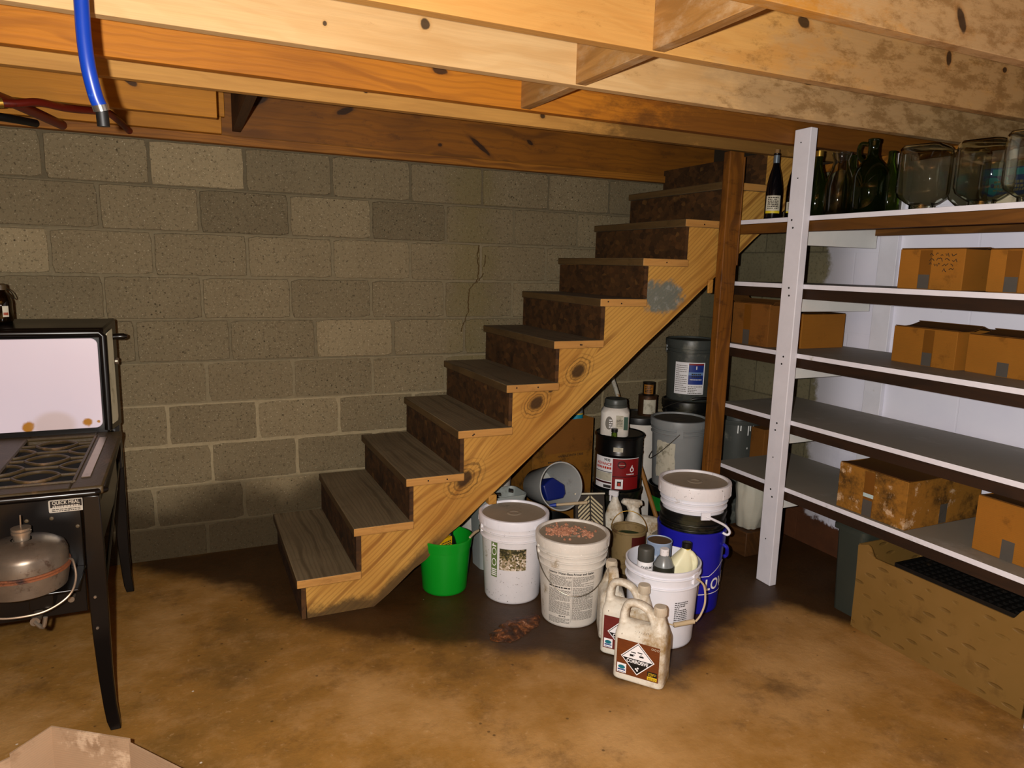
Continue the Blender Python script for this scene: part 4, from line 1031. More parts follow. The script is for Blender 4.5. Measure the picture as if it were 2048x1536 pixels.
# ------------------------------------------------------------------ open carton at the lower left
M_kraft = card('pinkish_board', '#a08468', '#7c6046', 0.45, 4.0, '#c2a88c')
t = thing('open_carton', 'many-sided open cardboard carton at the bottom left photo corner', 'box', (-0.75, -2.0, 0))
PO = [(-1.02, -1.80), (-0.815, -1.685), (-0.735, -1.598), (-0.537, -1.737), (-0.39, -1.925), (-0.36, -2.25), (-0.60, -2.45), (-0.95, -2.42), (-1.12, -2.15)]
PO = [Vector((x + 0.75, y + 2.0, 0)) for x, y in PO]
ctr = sum(PO, Vector()) / len(PO)
for i in range(len(PO)):
    a, c = PO[i], PO[(i+1) % len(PO)]
    ai, ci = a + (ctr-a).normalized()*0.006, c + (ctr-c).normalized()*0.006
    h = 0.2 - (0.012 if i == 3 else 0) - (0.01 if i == 0 else 0)
    b = MB(); b.loft([[p + Vector((0, 0, z)) for p in (a, c, ci, ai)] for z in (0.0, h)]); b.build('panel', M_kraft, t, smooth=0)
b = MB(); b.add([tuple(p*0.99 + Vector((0, 0, 0.003))) for p in PO], [list(range(len(PO)))]); b.build('bottom', M_kraft, t, smooth=0)
# ------------------------------------------------------------------ plastics
M_wp = plain('white_plastic', '#d6d3d6', 0.42, dirt='#8d7f66', amt=0.18, scale=11, speck='#4a4030')
M_wp2 = plain('white_plastic_clean', '#dadae2', 0.40, dirt='#b3aaa0', amt=0.10, scale=10)
M_wpd = plain('white_plastic_paint_splashed', '#cfc9c0', 0.5, dirt='#8d7a5c', amt=0.35, scale=16, bump=0.2, speck='#f2efe6')
M_dust = plain('lid_dust', '#8a7e6c', 0.8, dirt='#5f513d', amt=0.4, scale=12, bump=0.15)
M_gp = plain('grey_plastic', '#7d8080', 0.45, dirt='#5a5a54', amt=0.3, scale=8)
M_gd = plain('dark_grey_plastic', '#40433f', 0.4, dirt='#66665c', amt=0.2, scale=9)
M_bp = plain('black_plastic_pail', '#0d0d0c', 0.4, dirt='#33301f', amt=0.3, scale=9)
M_grn = plain('green_plastic', '#0a8a1e', 0.35, dirt='#0a5a18', amt=0.15, scale=7)
M_blu = plain('blue_plastic', '#1a1a9a', 0.35, dirt='#101058', amt=0.2, scale=7)
M_txt = plain('label_print_black', '#2c2824', 0.7); M_txt2 = plain('label_print_grey', '#6f6a62', 0.7)
M_wht = plain('label_white', '#e6e4e6', 0.5); M_gprint = plain('label_print_green', '#5f7440', 0.6)
M_wire = plain('bail_steel', '#6e675c', 0.35, 0.8, dirt='#2f2517', amt=0.4, scale=30)
M_grip = plain('tan_grip', '#b09c7c', 0.6, dirt='#6f5a3a', amt=0.4, scale=20)
M_dirtlid = plain('dark_lid_dirt', '#38301f', 0.85, dirt='#5c4b2c', amt=0.4, scale=14, bump=0.2)

def pail(name, label, x, y, z, rt, rb, h, mat, ribs=(0.80, 0.87), collar=0.92, lid=None, lidmat=None, bail=None, bailmat=None, grip=None, group=None, rz=0.0, cat='bucket', open_mat=None, lid_h=0.034, T=None):
    """lathe pail: body, optional lid (rim, dusty middle), wire bail with ears. bail = (angle of the ears, drop, swing)"""
    t = thing(name, label, cat, (x, y, z), rz, group)
    r = lambda v: rb + (rt - 0.006 - rb) * max(0, min(1, v / h))
    p = [(0.0005, 0.004), (rb - 0.012, 0.004), (rb - 0.006, 0.0), (rb - 0.002, 0.003), (r(0.012), 0.012)]
    for q in ribs:
        v = q*h; p += [(r(v), v - .004), (r(v) + .007, v - .0035), (r(v) + .0085, v - .001), (r(v) + .0085, v + .0015), (r(v) + .007, v + .003), (r(v), v + .0035)]
    v = collar*h; p += [(r(v), v), (r(v) + .004, v + .002), (rt - .001, h - .012), (rt, h - .008), (rt, h - .001), (rt - .002, h), (rt - .0065, h), (rt - .007, h - .004), (rb - .001, .014), (rb - .014, .0085), (0.0005, .0085)]
    b = MB(); b.lathe(p, 64)
    if bail:
        for sg in (0, PI):
            a = bail[0] + sg; zz = h*collar - .022
            Tm = Matrix.Rotation(a, 4, 'Z') @ Matrix.Translation((r(zz), 0, zz))
            b.bx(-.004, .008, -.017, .017, -.024, .024, T=Tm)
    body = b.build('body', mat, t, smooth=45)
    if lid:
        lm = lidmat or M_dust
        R_ = rt + .0045
        q = [(rt + .0012, h - lid_h), (R_, h - lid_h), (R_ + .001, h - .002), (R_ - .001, h + .004), (R_ - .008, h + .0065), (R_ - .013, h + .005), (R_ - .016, h - .004, 1), (R_ - .03, h - .006, 1), (0.0005, h - .006, 1)]
        b = MB(); b.lathe(q, 64)
        for k in range(12):
            a = 2*PI*k/12 + .2; b.bx(-.002, .0012, -.003, .003, h - lid_h + .002, h - .010, T=Matrix.Rotation(a, 4, 'Z') @ Matrix.Translation((R_, 0, 0)))
        b.lathe([(0.016, h - .0058), (0.020, h - .0035), (0.030, h - .0035), (0.034, h - .0058)], 24, 1)
        b.build('lid', [lid, lm], t, smooth=45)
    if bail:
        a0, drop, swing = bail[0], bail[1], bail[2]
        zz = h*collar - .022; rr = r(zz) + .010
        if swing < 0: drop = rr*(1/math.cos(swing) - 1)
        pts = []; n = 24
        for i in range(n+1):
            f = PI*i/n
            # half loop in the plane through the ears, tilted down by swing
            lx, ly = rr*math.cos(f), (rr + drop)*math.sin(f)
            px_, py_, pz_ = lx, ly*math.cos(swing), ly*math.sin(swing)
            pts.append(Vector((math.cos(a0)*px_ - math.sin(a0)*py_, math.sin(a0)*px_ + math.cos(a0)*py_, zz + pz_)))
        b = MB(); b.tube(pts, 0.0022 if not grip == 'thick' else 0.0042, 8); bl = b.build('bail', bailmat or M_wire, t)
        if grip and grip != 'thick':
            b = MB(); b.tube(pts[n//2 - 3: n//2 + 4], 0.010, 12); b.build('grip', grip, bl)
    return t, r

BK = 'pails under and beside the stairs'
# ---- green pail
t, r = pail('bucket', 'open bright green plastic bucket beside the foot of the stairs', 0.677, -0.795, 0, 0.125, 0.101, 0.253, M_grn, ribs=(), collar=0.80, group=BK)
k = thing('small_carton', 'small yellow carton standing in the green bucket', 'box', (0.662, -0.800, 0.010), 0.5)
b = MB(); b.bx(-.04, .04, -.025, .025, 0, .235); b.build('body', plain('yellow_carton', '#d8a80c', 0.5), k, bevel=.002)
b = MB(); T = flatmap((0, -.0252, 0), (1, 0, 0), (0, 0, 1), .0006)
b.rect(T, -.04, .04, .19, .197); b.rect(T, -.04, .04, .20, .203, 1); b.bars(T, -.03, .03, .205, .225, 2, 1, 4, .6); b.build('print', [plain('carton_red', '#9a2208', 0.5), M_txt], k, smooth=0)
k = thing('bottle', 'black bottle beside the yellow carton in the green bucket', 'bottle', (0.716, -0.752, 0.010))
b = MB(); b.lathe([(.0005, 0), (.028, 0), (.030, .004), (.030, .18), (.022, .21), (.014, .225), (.014, .25), (.0005, .251)], 28); b.build('body', M_bp, k)
k = thing('stick', 'short pale splintered stick laid on the rim of the green bucket', 'stick', (0.80, -0.845, 0.2595))
b = MB(); b.tube([(-.035, -.035, 0.0), (0.0, 0.0, .004), (.045, .022, .010)], [.005, .007, .004], 8); b.tube([(.02, .01, .006), (.065, .01, .016)], .0025, 6); b.build('wood', M_grip, k)

# ---- white pail with the pebble picture
t, r = pail('bucket', 'lidded white bucket with a pebble picture label, left of the text-covered bucket', 0.945, -0.957, 0, 0.1535, 0.124, 0.384, M_wp, ribs=(0.76, 0.84), lid=M_wp2, group=BK, bail=(face_cam(.945, -.957) - 1.35 + PI, 0.0, -.75))
a = face_cam(.945, -.957)
def gravel():
    m = Mat('pebble_picture', 0.6); v = m.node('ShaderNodeTexVoronoi'); m.put(v.inputs['Vector'], m.map((150, 150, 150))); v.inputs['Scale'].default_value = 1
    g = m.math('MULTIPLY', v.outputs['Color'], 1.0); x, y, z = m.xyz()
    g = m.math('ADD', g, m.math('MULTIPLY', m.step(z, 0.20, 0.25), -0.35))
    m.color(m.ramp(g, [(0.05, lin('#2c2a14')), (0.35, lin('#6d6238')), (0.6, lin('#ab9880')), (0.85, lin('#dccfc0'))])); return m.m
b = MB(); T = cyl(r, a, 0, .0012)
b.rect(T, -.060, .060, .162, .262, 0, 16); b.build('picture_label', gravel(), t, smooth=0)
b = MB(); T2 = lambda u, v: cyl(r, a, 0, .0016)(u, v)
b.rect(T, -.104, -.071, .122, .285, 0, 6)
b.build('green_label', M_gprint, t, smooth=0)
b = MB()
for i in range(4): b.rect(T2, -.101, -.074, .129 + i*.009, .134 + i*.009, 0, 4)
for v in (.195, .245): b.grid(lambda i, j: T2(-.0875 + (.009 + .003*j)*math.cos(2*PI*i), v - .003 + (.014 + .004*j)*math.sin(2*PI*i)), 20, 1, 0, True)
b.rect(T2, -.100, -.077, .266, .272, 0, 4); b.rect(T2, -.096, -.090, .272, .281, 0, 2)
b.build('label_marks', M_wht, t, smooth=0)

# ---- white pail full of print
x2, y2 = 1.086, -1.242
t, r = pail('bucket', 'lidded white bucket covered in fine print with reddish crumbs on its lid', x2, y2, 0, 0.1515, 0.119, 0.372, M_wpd, ribs=(0.70, 0.78, 0.85), collar=0.9, lid=M_wpd, group=BK, bail=(face_cam(x2, y2) - 1.40, 0.0, -.80))
a = face_cam(x2, y2) + 0.04; T = cyl(r, a, 0, .0012)
b = MB()
b.text('QuickPrime 1 Interior Water-Base Primer and Sealer'.replace('QuickPrime 1 ', ''), 0.0128, lambda u, v: T(u - .003, .244 + v), 0, 0.0004, 0, 0.98)
b.bars(T, -.10, -.002, .190, .234, 9, 1, 3, .55, (.004, .014)); b.bars(T, .004, .10, .190, .234, 9, 1, 9, .55, (.004, .014))
b.bars(T, -.10, -.002, .178, .186, 1, 0, 8, .7, (.006, .016))
b.bars(T, -.10, -.004, .060, .172, 23, 1, 4, .55, (.004, .014)); b.bars(T, .004, .098, .040, .186, 30, 1, 5, .55, (.004, .014))
b.bars(T, -.05, -.02, .050, .056, 1, 0, 6, .7); b.bars(T, -.098, -.004, .018, .046, 6, 1, 7, .55, (.004, .014))
b.rect(T, -.0005, .0005, .03, .236, 1)
b.build('printed_label', [M_txt, M_txt2], t, smooth=0)
def crumbs():
    m = Mat('reddish_crumbs', 0.9); m.color(m.ramp(m.noise(60, 5, 0.7), [(0.3, lin('#7d4a30')), (0.6, lin('#b98468')), (0.75, lin('#d9b49c'))])); return m.m
M_crumb = crumbs()
b = MB(); rn = random.Random(6)
for i in range(260):
    f = rn.random(); u = rn.gauss(-.035, .042); v = rn.gauss(.012, .018) + (0.02 if i > 220 else 0)
    if i > 225: u = rn.gauss(.062, .012); v = rn.gauss(-.005, .014)
    if u*u + v*v > .125**2: continue
    # u along the camera's right, v away from the camera
    px_ = RIGHT.x*u*1.0 + FWD.x*v*1.6; py_ = RIGHT.y*u*1.0 + FWD.y*v*1.6
    rr = rn.uniform(.003, .0085); seg = 6
    b.lathe([(0.0004, rr*1.1), (rr*.7, rr*.8), (rr, 0.0)], seg, 0, Matrix.Translation((px_, py_, 0)) @ Matrix.Rotation(rn.random()*6, 4, 'Z') @ Matrix.Diagonal((1, rn.uniform(.5, 1), 1, 1)))
o = b.build('crumbs', M_crumb, None, smooth=0); o.location = (x2, y2, 0.3665); tag(o, 'reddish brown crumbs scattered on the lid of the text-covered white bucket', 'crumbs', None, 'stuff')

# ---- white pail of bottles
x3, y3, h3 = 1.352, -1.514, 0.325
t, r = pail('bucket', 'open white bucket holding bottles and cans, behind the front jug', x3, y3, 0, 0.150, 0.131, h3, M_wp2, ribs=(0.78, 0.90), collar=0.93, group=BK)
a = face_cam(x3, y3)
b = MB(); T = cyl(r, a + 0.62, 0, .0012)
b.bars(T, -.030, .030, .100, .205, 13, 0, 12, .5, (.004, .012)); b.build('small_print', M_txt, t, smooth=0)
# swung-down bail with a tan grip, hanging at the right front
ea = a + 1.05; zz = h3*0.885
E1 = Vector((math.cos(ea)*.152, math.sin(ea)*.152, zz)); E2 = Vector((math.cos(ea+PI)*.152, math.sin(ea+PI)*.152, zz))
fd = Vector((math.cos(a), math.sin(a), 0)); rd = Vector((RIGHT.x, RIGHT.y, 0)).normalized()
pts = [E1, E1 + rd*.030 - fd*.002 + Vector((0, 0, -.03)), E1 + rd*.038 + fd*.012 + Vector((0, 0, -.09)), E1 + rd*.024 + fd*.028 + Vector((0, 0, -.135)), E1 + rd*.006 + fd*.035 + Vector((0, 0, -.160))]
b = MB(); b.tube(pts, 0.004, 8, sub=6)
e5 = pts[-1]; g1 = e5 - rd*.085 + fd*.012 + Vector((0, 0, -.012))
b.tube([e5, e5 - rd*.01, g1, g1 - rd*.06 + fd*.008 + Vector((0, 0, .03))], 0.003, 8, sub=4); bl = b.build('bail', M_grip, t)
b = MB(); b.tube([e5 - rd*.006, g1], 0.0095, 12); b.build('grip', M_grip, bl)
b = MB(); b.bx(-.004, .008, -.017, .017, zz - .02, zz + .02, T=Matrix.Rotation(ea, 4, 'Z') @ Matrix.Translation((r(zz), 0, 0))); b.build('bail_ear', M_wp2, t)

# contents
def inpail(u, v): return (x3 + RIGHT.x*u + FWD.x*v*1.09, y3 + RIGHT.y*u + FWD.y*v*1.09)
CT = 'containers in the open white bucket'
cx, cy = inpail(-.072, -.005)
k = thing('spray_can', 'white spray can with dark grey cap at the left in the open white bucket', 'can', (cx, cy, 0.150), 0, CT)
b = MB(); b.lathe([(.0005, 0), (.032, 0), (.033, .003), (.033, .165), (.030, .172), (.0005, .173)], 32); b.build('body', M_wht, k)
b = MB(); b.lathe([(.0325, .168), (.0325, .215), (.030, .222), (.027, .224), (.0005, .2235)], 32); b.lathe([(.0336, .166), (.0336, .169), (.0325, .169)], 32, 1); b.build('cap', [plain('can_cap_grey', '#3d3c36', 0.5, dirt='#66604e', amt=.5), M_wht], k)
b = MB(); T = cyl(lambda v: .0335, face_cam(cx, cy) + .15, 0, .0008); b.text('OLEUM', 0.0135, lambda u, v: T(u, .148 + v), 0, .0005); b.build('lettering', M_txt, k, smooth=0)
cx, cy = inpail(-.008, -.045)
k = thing('bottle', 'translucent grey bottle with white cap in the middle of the open white bucket', 'bottle', (cx, cy, 0.180), 0, CT)
M_trans = plain('translucent_grey_plastic', '#6f7272', 0.3, spec=.5); 
b = MB(); b.lathe([(.0005, 0), (.040, 0), (.042, .004), (.042, .125), (.039, .140), (.028, .165), (.016, .180), (.0005, .181)], 36); b.build('body', M_trans, k)
b = MB(); b.lathe([(.0425, .085), (.0425, .138), (.0412, .1385)], 36); b.build('dark_band', plain('bottle_dark_label', '#25241a', .5), k)
b = MB(); b.lathe([(.018, .180), (.018, .204), (.016, .206), (.0005, .2062)], 24); b.build('cap', M_wp, k)
cx, cy = inpail(-.005, .062)
k = thing('paint_can', 'small pale blue can with rusty top at the back of the open white bucket', 'can', (cx, cy, 0.215), 0, CT)
b = MB(); b.lathe([(.0005, 0), (.050, 0), (.051, .003), (.051, .155), (.0525, .157), (.0525, .161), (.050, .162), (.048, .158, 1), (.0005, .157, 1)], 40); b.build('body', [plain('pale_blue_can', '#8fa0bb', .4, dirt='#c9cfd6', amt=.4, scale=30), plain('rust_top', '#4f3a20', .8, dirt='#8a6a3c', amt=.5, scale=30)], k)

def jug_body(b, wd, dp, h, neck_u=0.34, hand=True):
    """blow-moulded F-style jug seen from the front: handle loop at the left, neck at the right; u is the width, w the depth"""
    def ring(z, u0, u1, d, r): 
        hw = (u1-u0)/2; c = (u0+u1)/2; return [p + Vector((c, 0, 0)) for p in sqring(hw, d/2, min(r, hw*.98, d/2*.98), z, 5)]
    W = wd/2
    b.loft([ring(0, -W+.008, W-.008, dp-.016, .018), ring(.006, -W, W, dp, .022), ring(h*.58, -W, W, dp, .022), ring(h*.615, -W+.002, W-.002, dp-.004, .024), ring(h*.655, -W+.004, W-.004, dp*.84, .024), ring(h*.70, -W+.008, W-.006, dp*.58, .02), ring(h*.725, -W+.014, W-.010, dp*.40, .016), ring(h*.735, -W+.03, W-.02, dp*.22, .01)])
    nu = wd*neck_u
    b.loft([[p + Vector((nu, 0, 0)) for p in sqring(rx, ry, min(rx, ry)*.95, z, 5)] for z, rx, ry in ((h*.60, .034, dp*.40), (h*.70, .033, dp*.36), (h*.80, .025, .025), (h*.87, .019, .019), (h*.91, .0185, .0185))])
    if hand:
        hp = [(-W+.018, 0, h*.60), (-W+.019, 0, h*.72), (-W+.024, 0, h*.86), (-W+.036, 0, h*.945), (-W+.062, 0, h*.965), (nu-.066, 0, h*.955), (nu-.040, 0, h*.905), (nu-.022, 0, h*.81), (nu-.008, 0, h*.70)]
        b.tube([Vector(p) for p in hp], [.025, .024, .022, .021, .021, .021, .021, .023, .026], 16, sub=5, flat=.66)
M_jug = plain('grimy_white_jug', '#d6d0c2', 0.45, dirt='#8a6c38', amt=0.70, scale=8, speck='#4f3f20')
M_jugcap = plain('jug_cap', '#b9ac98', 0.6, dirt='#7d6a50', amt=.5, scale=30)
def woodprint(nm, c1, c2):
    m = Mat(nm, 0.5); x, y, z = m.xyz(); n = m.noise(3, 5, .6, m.vec(m.math('MULTIPLY', x, 8.0), 0.0, m.math('MULTIPLY', z, 90.0)))
    m.color(m.mix(n, lin(c1), lin(c2))); return m.m
M_lab1 = woodprint('brown_woodgrain_label', '#43200a', '#7d3d10'); M_lab2 = woodprint('red_woodgrain_label', '#471110', '#782a24')
M_teal = plain('label_teal', '#156a78', .5); M_navy = plain('label_navy', '#1f3f7a', .5); M_lyel = plain('label_yellow_box', '#d2ae1e', .5); M_lblk = plain('label_black', '#0f0d0c', .5)
M_red = plain('label_red', '#7d0f12', .45, dirt='#5f0c0a', amt=.3, scale=10)
def jug(label, x, y, z, rz, wd=.188, dp=.108, h=.292, lab=None, group=None, tilt=None, neck=.30, mat=None, cap=None):
    t = thing('jug', label, 'jug', (x, y, z), rz, group)
    if tilt: t.rotation_euler = (tilt[0], tilt[1], rz)
    b = MB(); jug_body(b, wd, dp, h, neck); b.build('body', mat or M_jug, t, remesh=.0035, smooth=30)
    nu = wd*neck
    b = MB(); b.lathe([(.0215, h*.885), (.0225, h*.89), (.0225, h*.985), (.0205, h), (.0005, h*1.002)], 28, 0, Matrix.Translation((nu, 0, 0)))
    for i in range(22): 
        an = 2*PI*i/22; b.bx(-.0004, .0009, -.0012, .0012, h*.895, h*.975, T=Matrix.Translation((nu, 0, 0)) @ Matrix.Rotation(an, 4, 'Z') @ Matrix.Translation((.0225, 0, 0)))
    b.build('cap', cap or M_jugcap, t)
    if lab:
        LT = lambda u, v, w_=0.0: (u, -dp/2 - .0012 - w_, v)
        W = wd/2 - .016; z0, z1 = h*.10, h*.555
        b = MB(); b.rect(LT, -W, W, z0, z1); b.build('label', lab, t, smooth=0)
        b = MB(); cz = (z0+z1)/2 + .004; R_ = .062
        dia = lambda k, off: [LT(0, cz - k, off), LT(k, cz, off), LT(0, cz + k, off), LT(-k, cz, off)]
        b.add(dia(R_, .0004), [(0, 1, 2, 3)], 0, True); b.add(dia(R_*.93, .0007), [(0, 1, 2, 3)], 1, True); b.add(dia(R_*.88, .0010), [(0, 1, 2, 3)], 0, True)
        k = R_*.88; hh = .010
        b.add([LT(0, cz - k, .0013), LT(k - hh*.2, cz - hh*.2, .0013), LT(-k + hh*.2, cz - hh*.2, .0013)], [(0, 1, 2)], 1, True)
        b.text('CORROSIVE', .0185, lambda u, v: LT(u, cz - .0125 + v, .0017), 0, .0006, 0, 0.80)
        for u, v, ww, hw in ((-.016, .022, .018, .0018), (.008, .026, .018, .0018), (-.022, .010, .014, .004), (.014, .012, .016, .003)): b.rect(lambda p, q: LT(p, cz + q, .0014), u - ww/2, u + ww/2, v - hw, v + hw, 1)
        for u, v in ((-.014, .016), (-.012, .013), (.013, .021), (.011, .018), (.016, .016)): b.rect(lambda p, q: LT(p, cz + q, .0014), u - .0012, u + .0012, v - .0012, v + .0012, 1)
        for u, v in ((-.004, -.038), (.003, -.034), (.001, -.043)): b.grid(lambda i, j: LT(u + .0035*j*math.cos(2*PI*i), cz + v + .0035*j*math.sin(2*PI*i), .0016), 12, 1, 0, True)
        b.build('hazard_diamond', [M_wht, M_lblk], t, smooth=0)
        b = MB(); b.rect(lambda p, q: LT(p, q, .0005), -W + .004, -W + .038, z0 + .004, z0 + .040, 0)
        b.grid(lambda i, j: LT(-W + .021 + .013*j*math.cos(2*PI*i), z0 + .026 + .0075*j*math.sin(2*PI*i), .0009), 20, 1, 1, True)
        b.rect(lambda p, q: LT(p, q, .0010), -W + .007, -W + .035, z0 + .013, z0 + .018, 2); b.bars(lambda p, q: LT(p, q, .0010), -W + .008, -W + .034, z0 + .006, z0 + .011, 1, 2, 3, .5, (.002, .006))
        b.rect(lambda p, q: LT(p, q, .0005), W - .040, W - .005, z0 + .004, z0 + .017, 3); b.rect(lambda p, q: LT(p, q, .0005), W - .040, W - .005, z0 + .017, z0 + .036, 4)
        b.bars(lambda p, q: LT(p, q, .0009), W - .037, W - .008, z0 + .020, z0 + .034, 3, 3, 5, .4, (.003, .008)); b.bars(lambda p, q: LT(p, q, .0009), W - .037, W - .008, z0 + .006, z0 + .015, 2, 4, 6, .4, (.003, .008))
        for i in range(3): b.grid(lambda i_, j, i=i: LT(W - .026 + i*.010 + (.0028 + .0014*j)*math.cos(2*PI*i_), z1 - .010 + (.0028 + .0014*j)*math.sin(2*PI*i_), .0006), 14, 1, 5, True)
        b.build('label_marks', [M_wht, M_teal, M_navy, M_lyel, M_lblk, M_jugcap], t, smooth=0)
        b = MB(); rn = random.Random(int(x*100))
        for i in range(7): b.tube([LT(-.02 + i*.008, h*.655 + rn.uniform(-.003, .003), -.012), LT(-.017 + i*.008, h*.672 + rn.uniform(-.003, .003), -.014)], .0007, 5)
        b.build('marker_writing', M_txt2, t, smooth=0)
    return t
JG = 'grimy white jugs standing on the floor'
frz = math.atan2(-1.861 + 1.715, 1.116 - 1.002)
def jc(px_, py_, wd, dp):   # centre of a jug from its front-left base corner
    u = Vector((math.cos(frz), math.sin(frz), 0)); w_ = Vector((-u.y, u.x, 0)); return Vector((px_, py_, 0)) + u*wd/2 + w_*dp/2
c = jc(0.998, -1.712, .188, .108); jug('white jug with a brown woodgrain CORROSIVE label, nearest to the camera', c.x, c.y, 0, frz, lab=M_lab1, group=JG)
c = jc(1.045, -1.545, .188, .108); jug('white jug with a red woodgrain label, half behind the nearest jug', c.x, c.y, 0, frz + .04, lab=M_lab2, group=JG)
jug('stained white jug without visible label, rearmost of the three at the front', 1.171, -1.427, 0, frz + 2.0, group=JG, h=.290, wd=.155, dp=.10)
cx, cy = inpail(.060, -.014)
M_cream = plain('cream_jug_plastic', '#d8d4b0', .45, dirt='#8f8146', amt=.3, scale=9)
k = thing('jug', 'cream jug with a black cap leaning in the open white bucket', 'jug', (cx, cy, 0.150), face_cam(cx, cy) + PI/2 + .25, CT)
def cring(z, c_, rx, ry): return [p + Vector((c_, 0, 0)) for p in sqring(rx, ry, min(rx, ry)*.8, z, 6)]
b = MB(); b.loft([cring(0, 0, .050, .044), cring(.005, 0, .056, .048), cring(.125, 0, .056, .048), cring(.135, 0, .055, .046), cring(.165, .006, .050, .040), cring(.195, .016, .034, .030), cring(.220, .024, .019, .019), cring(.236, .026, .015, .015)])
b.tube([(.046, -.020, .130), (.057, -.022, .160), (.058, -.018, .190), (.040, -.008, .212)], [.013, .012, .011, .012], 12, sub=5)
b.build('body', M_cream, k, remesh=.003, smooth=30)
b = MB(); b.lathe([(.0185, .228), (.0185, .250), (.016, .252), (.0005, .2525)], 24, 0, Matrix.Translation((.026, 0, 0))); b.build('cap', M_bp, k)
b = MB(); b.lathe([(.0165, .222), (.0180, .224), (.0180, .2275), (.0165, .2278)], 24, 0, Matrix.Translation((.026, 0, 0))); b.build('neck_ring', M_lyel, k)
LTc = lambda u, v, w_=0.0: (u*.85, -.0487 - w_, v)
b = MB(); b.rect(LTc, -.05, .05, .06, .128, 0); b.rect(lambda u, v: LTc(u, v, .0005), -.03, .04, .105, .12, 1); b.rect(lambda u, v: LTc(u, v, .0005), .0, .045, .095, .10, 2); b.build('label', [M_lyel, M_wht, M_lblk], k, smooth=0)

# ---- stack: blue pail, black pail in it, white pail on top
xb, yb = 1.642, -1.326
t, r = pail('bucket', 'blue bucket with white outlined lettering at the bottom of the front stack', xb, yb, 0, 0.151, 0.130, 0.372, M_blu, ribs=(), collar=.80, group=BK)
a = face_cam(xb, yb); T = cyl(r, a + 1.32, 0, .0022)
b = MB()
b.text("LOWE'S", .072, lambda u, v: T(u, .135 + v), 0, .0014, 2, .86)
def stroke(pts, wd):
    for (u0, v0), (u1, v1) in zip(pts, pts[1:]):
        L = math.hypot(u1-u0, v1-v0); nx, ny = -(v1-v0)/L*wd/2, (u1-u0)/L*wd/2; n = max(2, int(L/.012))
        for i in range(n):
            f, g = i/n, (i+1)/n
            b.add([T(u0+(u1-u0)*f-nx, v0+(v1-v0)*f-ny), T(u0+(u1-u0)*g-nx, v0+(v1-v0)*g-ny), T(u0+(u1-u0)*g+nx, v0+(v1-v0)*g+ny), T(u0+(u1-u0)*f+nx, v0+(v1-v0)*f+ny)], [(0, 1, 2, 3)], 0, True)
stroke([(-.135, .095), (.135, .095), (.135, .178), (.092, .178), (0.0, .232), (-.092, .178), (-.135, .178), (-.135, .095)], .0035)
b.build('lettering', M_wht, t, smooth=0)
b = MB(); b.tube([Vector((math.cos(a + 1.15)*.150, math.sin(a + 1.15)*.150, .31)), Vector((math.cos(a + 1.15)*.166, math.sin(a + 1.15)*.166, .30)), Vector((math.cos(a + 1.3)*.160, math.sin(a + 1.3)*.160, .26)), Vector((math.cos(a + 1.25)*.150, math.sin(a + 1.25)*.150, .25))], .008, 8, sub=4); b.build('handle_ear', M_blu, t)
t, r = pail('bucket', 'black bucket nested inside the blue bucket of the front stack', xb, yb, 0.100, 0.144, 0.118, 0.350, M_bp, ribs=(.80, .86), collar=.92, group=BK)
t, r = pail('bucket', 'lidded white bucket on top of the black one in the front stack', xb, yb, 0.214, 0.1505, 0.108, 0.352, M_wp2, ribs=(.72, .795), collar=.88, lid=M_wp, group=BK, lid_h=.050)
b = MB()
ea = face_cam(xb, yb) + 0.38; E1 = Vector((math.cos(ea)*.146, math.sin(ea)*.146, .238))
pts = [E1, E1 + rd*.03 - Vector((0, 0, .012)), E1 + rd*.085 - fd*.02 - Vector((0, 0, .045)), E1 + rd*.108 - fd*.03 - Vector((0, 0, .075)), E1 + rd*.100 - fd*.03 - Vector((0, 0, .09)), E1 + rd*.080 - fd*.04 - Vector((0, 0, .085))]
b.tube(pts, .0055, 10, sub=6); b.bx(-.002, .006, -.02, .02, .222, .254, T=Matrix.Rotation(ea, 4, 'Z') @ Matrix.Translation((.144, 0, 0))); b.build('bail', M_wp2, t)

# ---- pails further back
t, r = pail('bucket', 'dark bucket with a green band, under the grey lidded bucket', 2.097, -0.62, 0, 0.150, 0.138, 0.294, M_bp, ribs=(), collar=.9, group=BK)
b = MB(); T = cyl(r, face_cam(2.097, -.62), 0, .0012); b.rect(T, -.15, .12, .16, .235, 0, 24); b.build('green_band', plain('green_band', '#0a6a20', .5), t, smooth=0)
t, r = pail('bucket', 'grey lidded bucket with a torn paper label, left of the dark post', 2.097, -0.62, 0.2955, 0.152, 0.130, 0.370, M_gp, ribs=(.80, .86), collar=.9, lid=M_gp, lidmat=M_dirtlid, group=BK, bail=(face_cam(2.097, -.62) + PI + .05, .0, -.85))
b = MB(); T = cyl(r, face_cam(2.097, -.62) - .55, 0, .0012)
b.grid(lambda i, j: T(-.050 + .115*i + .004*hsh(i*9, j*11, 1), .055 + .205*j + .006*hsh(i*7, j*5, 2)), 8, 8, 0, True); b.build('paper_label', M_paper, t, smooth=0)
t, r = pail('bucket', 'black bucket standing on the floor behind the dark post', 2.40, -0.305, 0, 0.148, 0.132, 0.345, M_bp, ribs=(.8,), collar=.9, group=BK)
t, r = pail('bucket', 'second black bucket of the rear stack, directly under the bucket with the blue label', 2.40, -0.305, 0.3455, 0.150, 0.132, 0.350, M_bp, ribs=(.8, .87), collar=.92, lid=M_bp, lidmat=M_dirtlid, group=BK, bail=(face_cam(2.40, -.305) - PI/2 + .45, 0.06, .45), grip=M_bp)
b = MB()
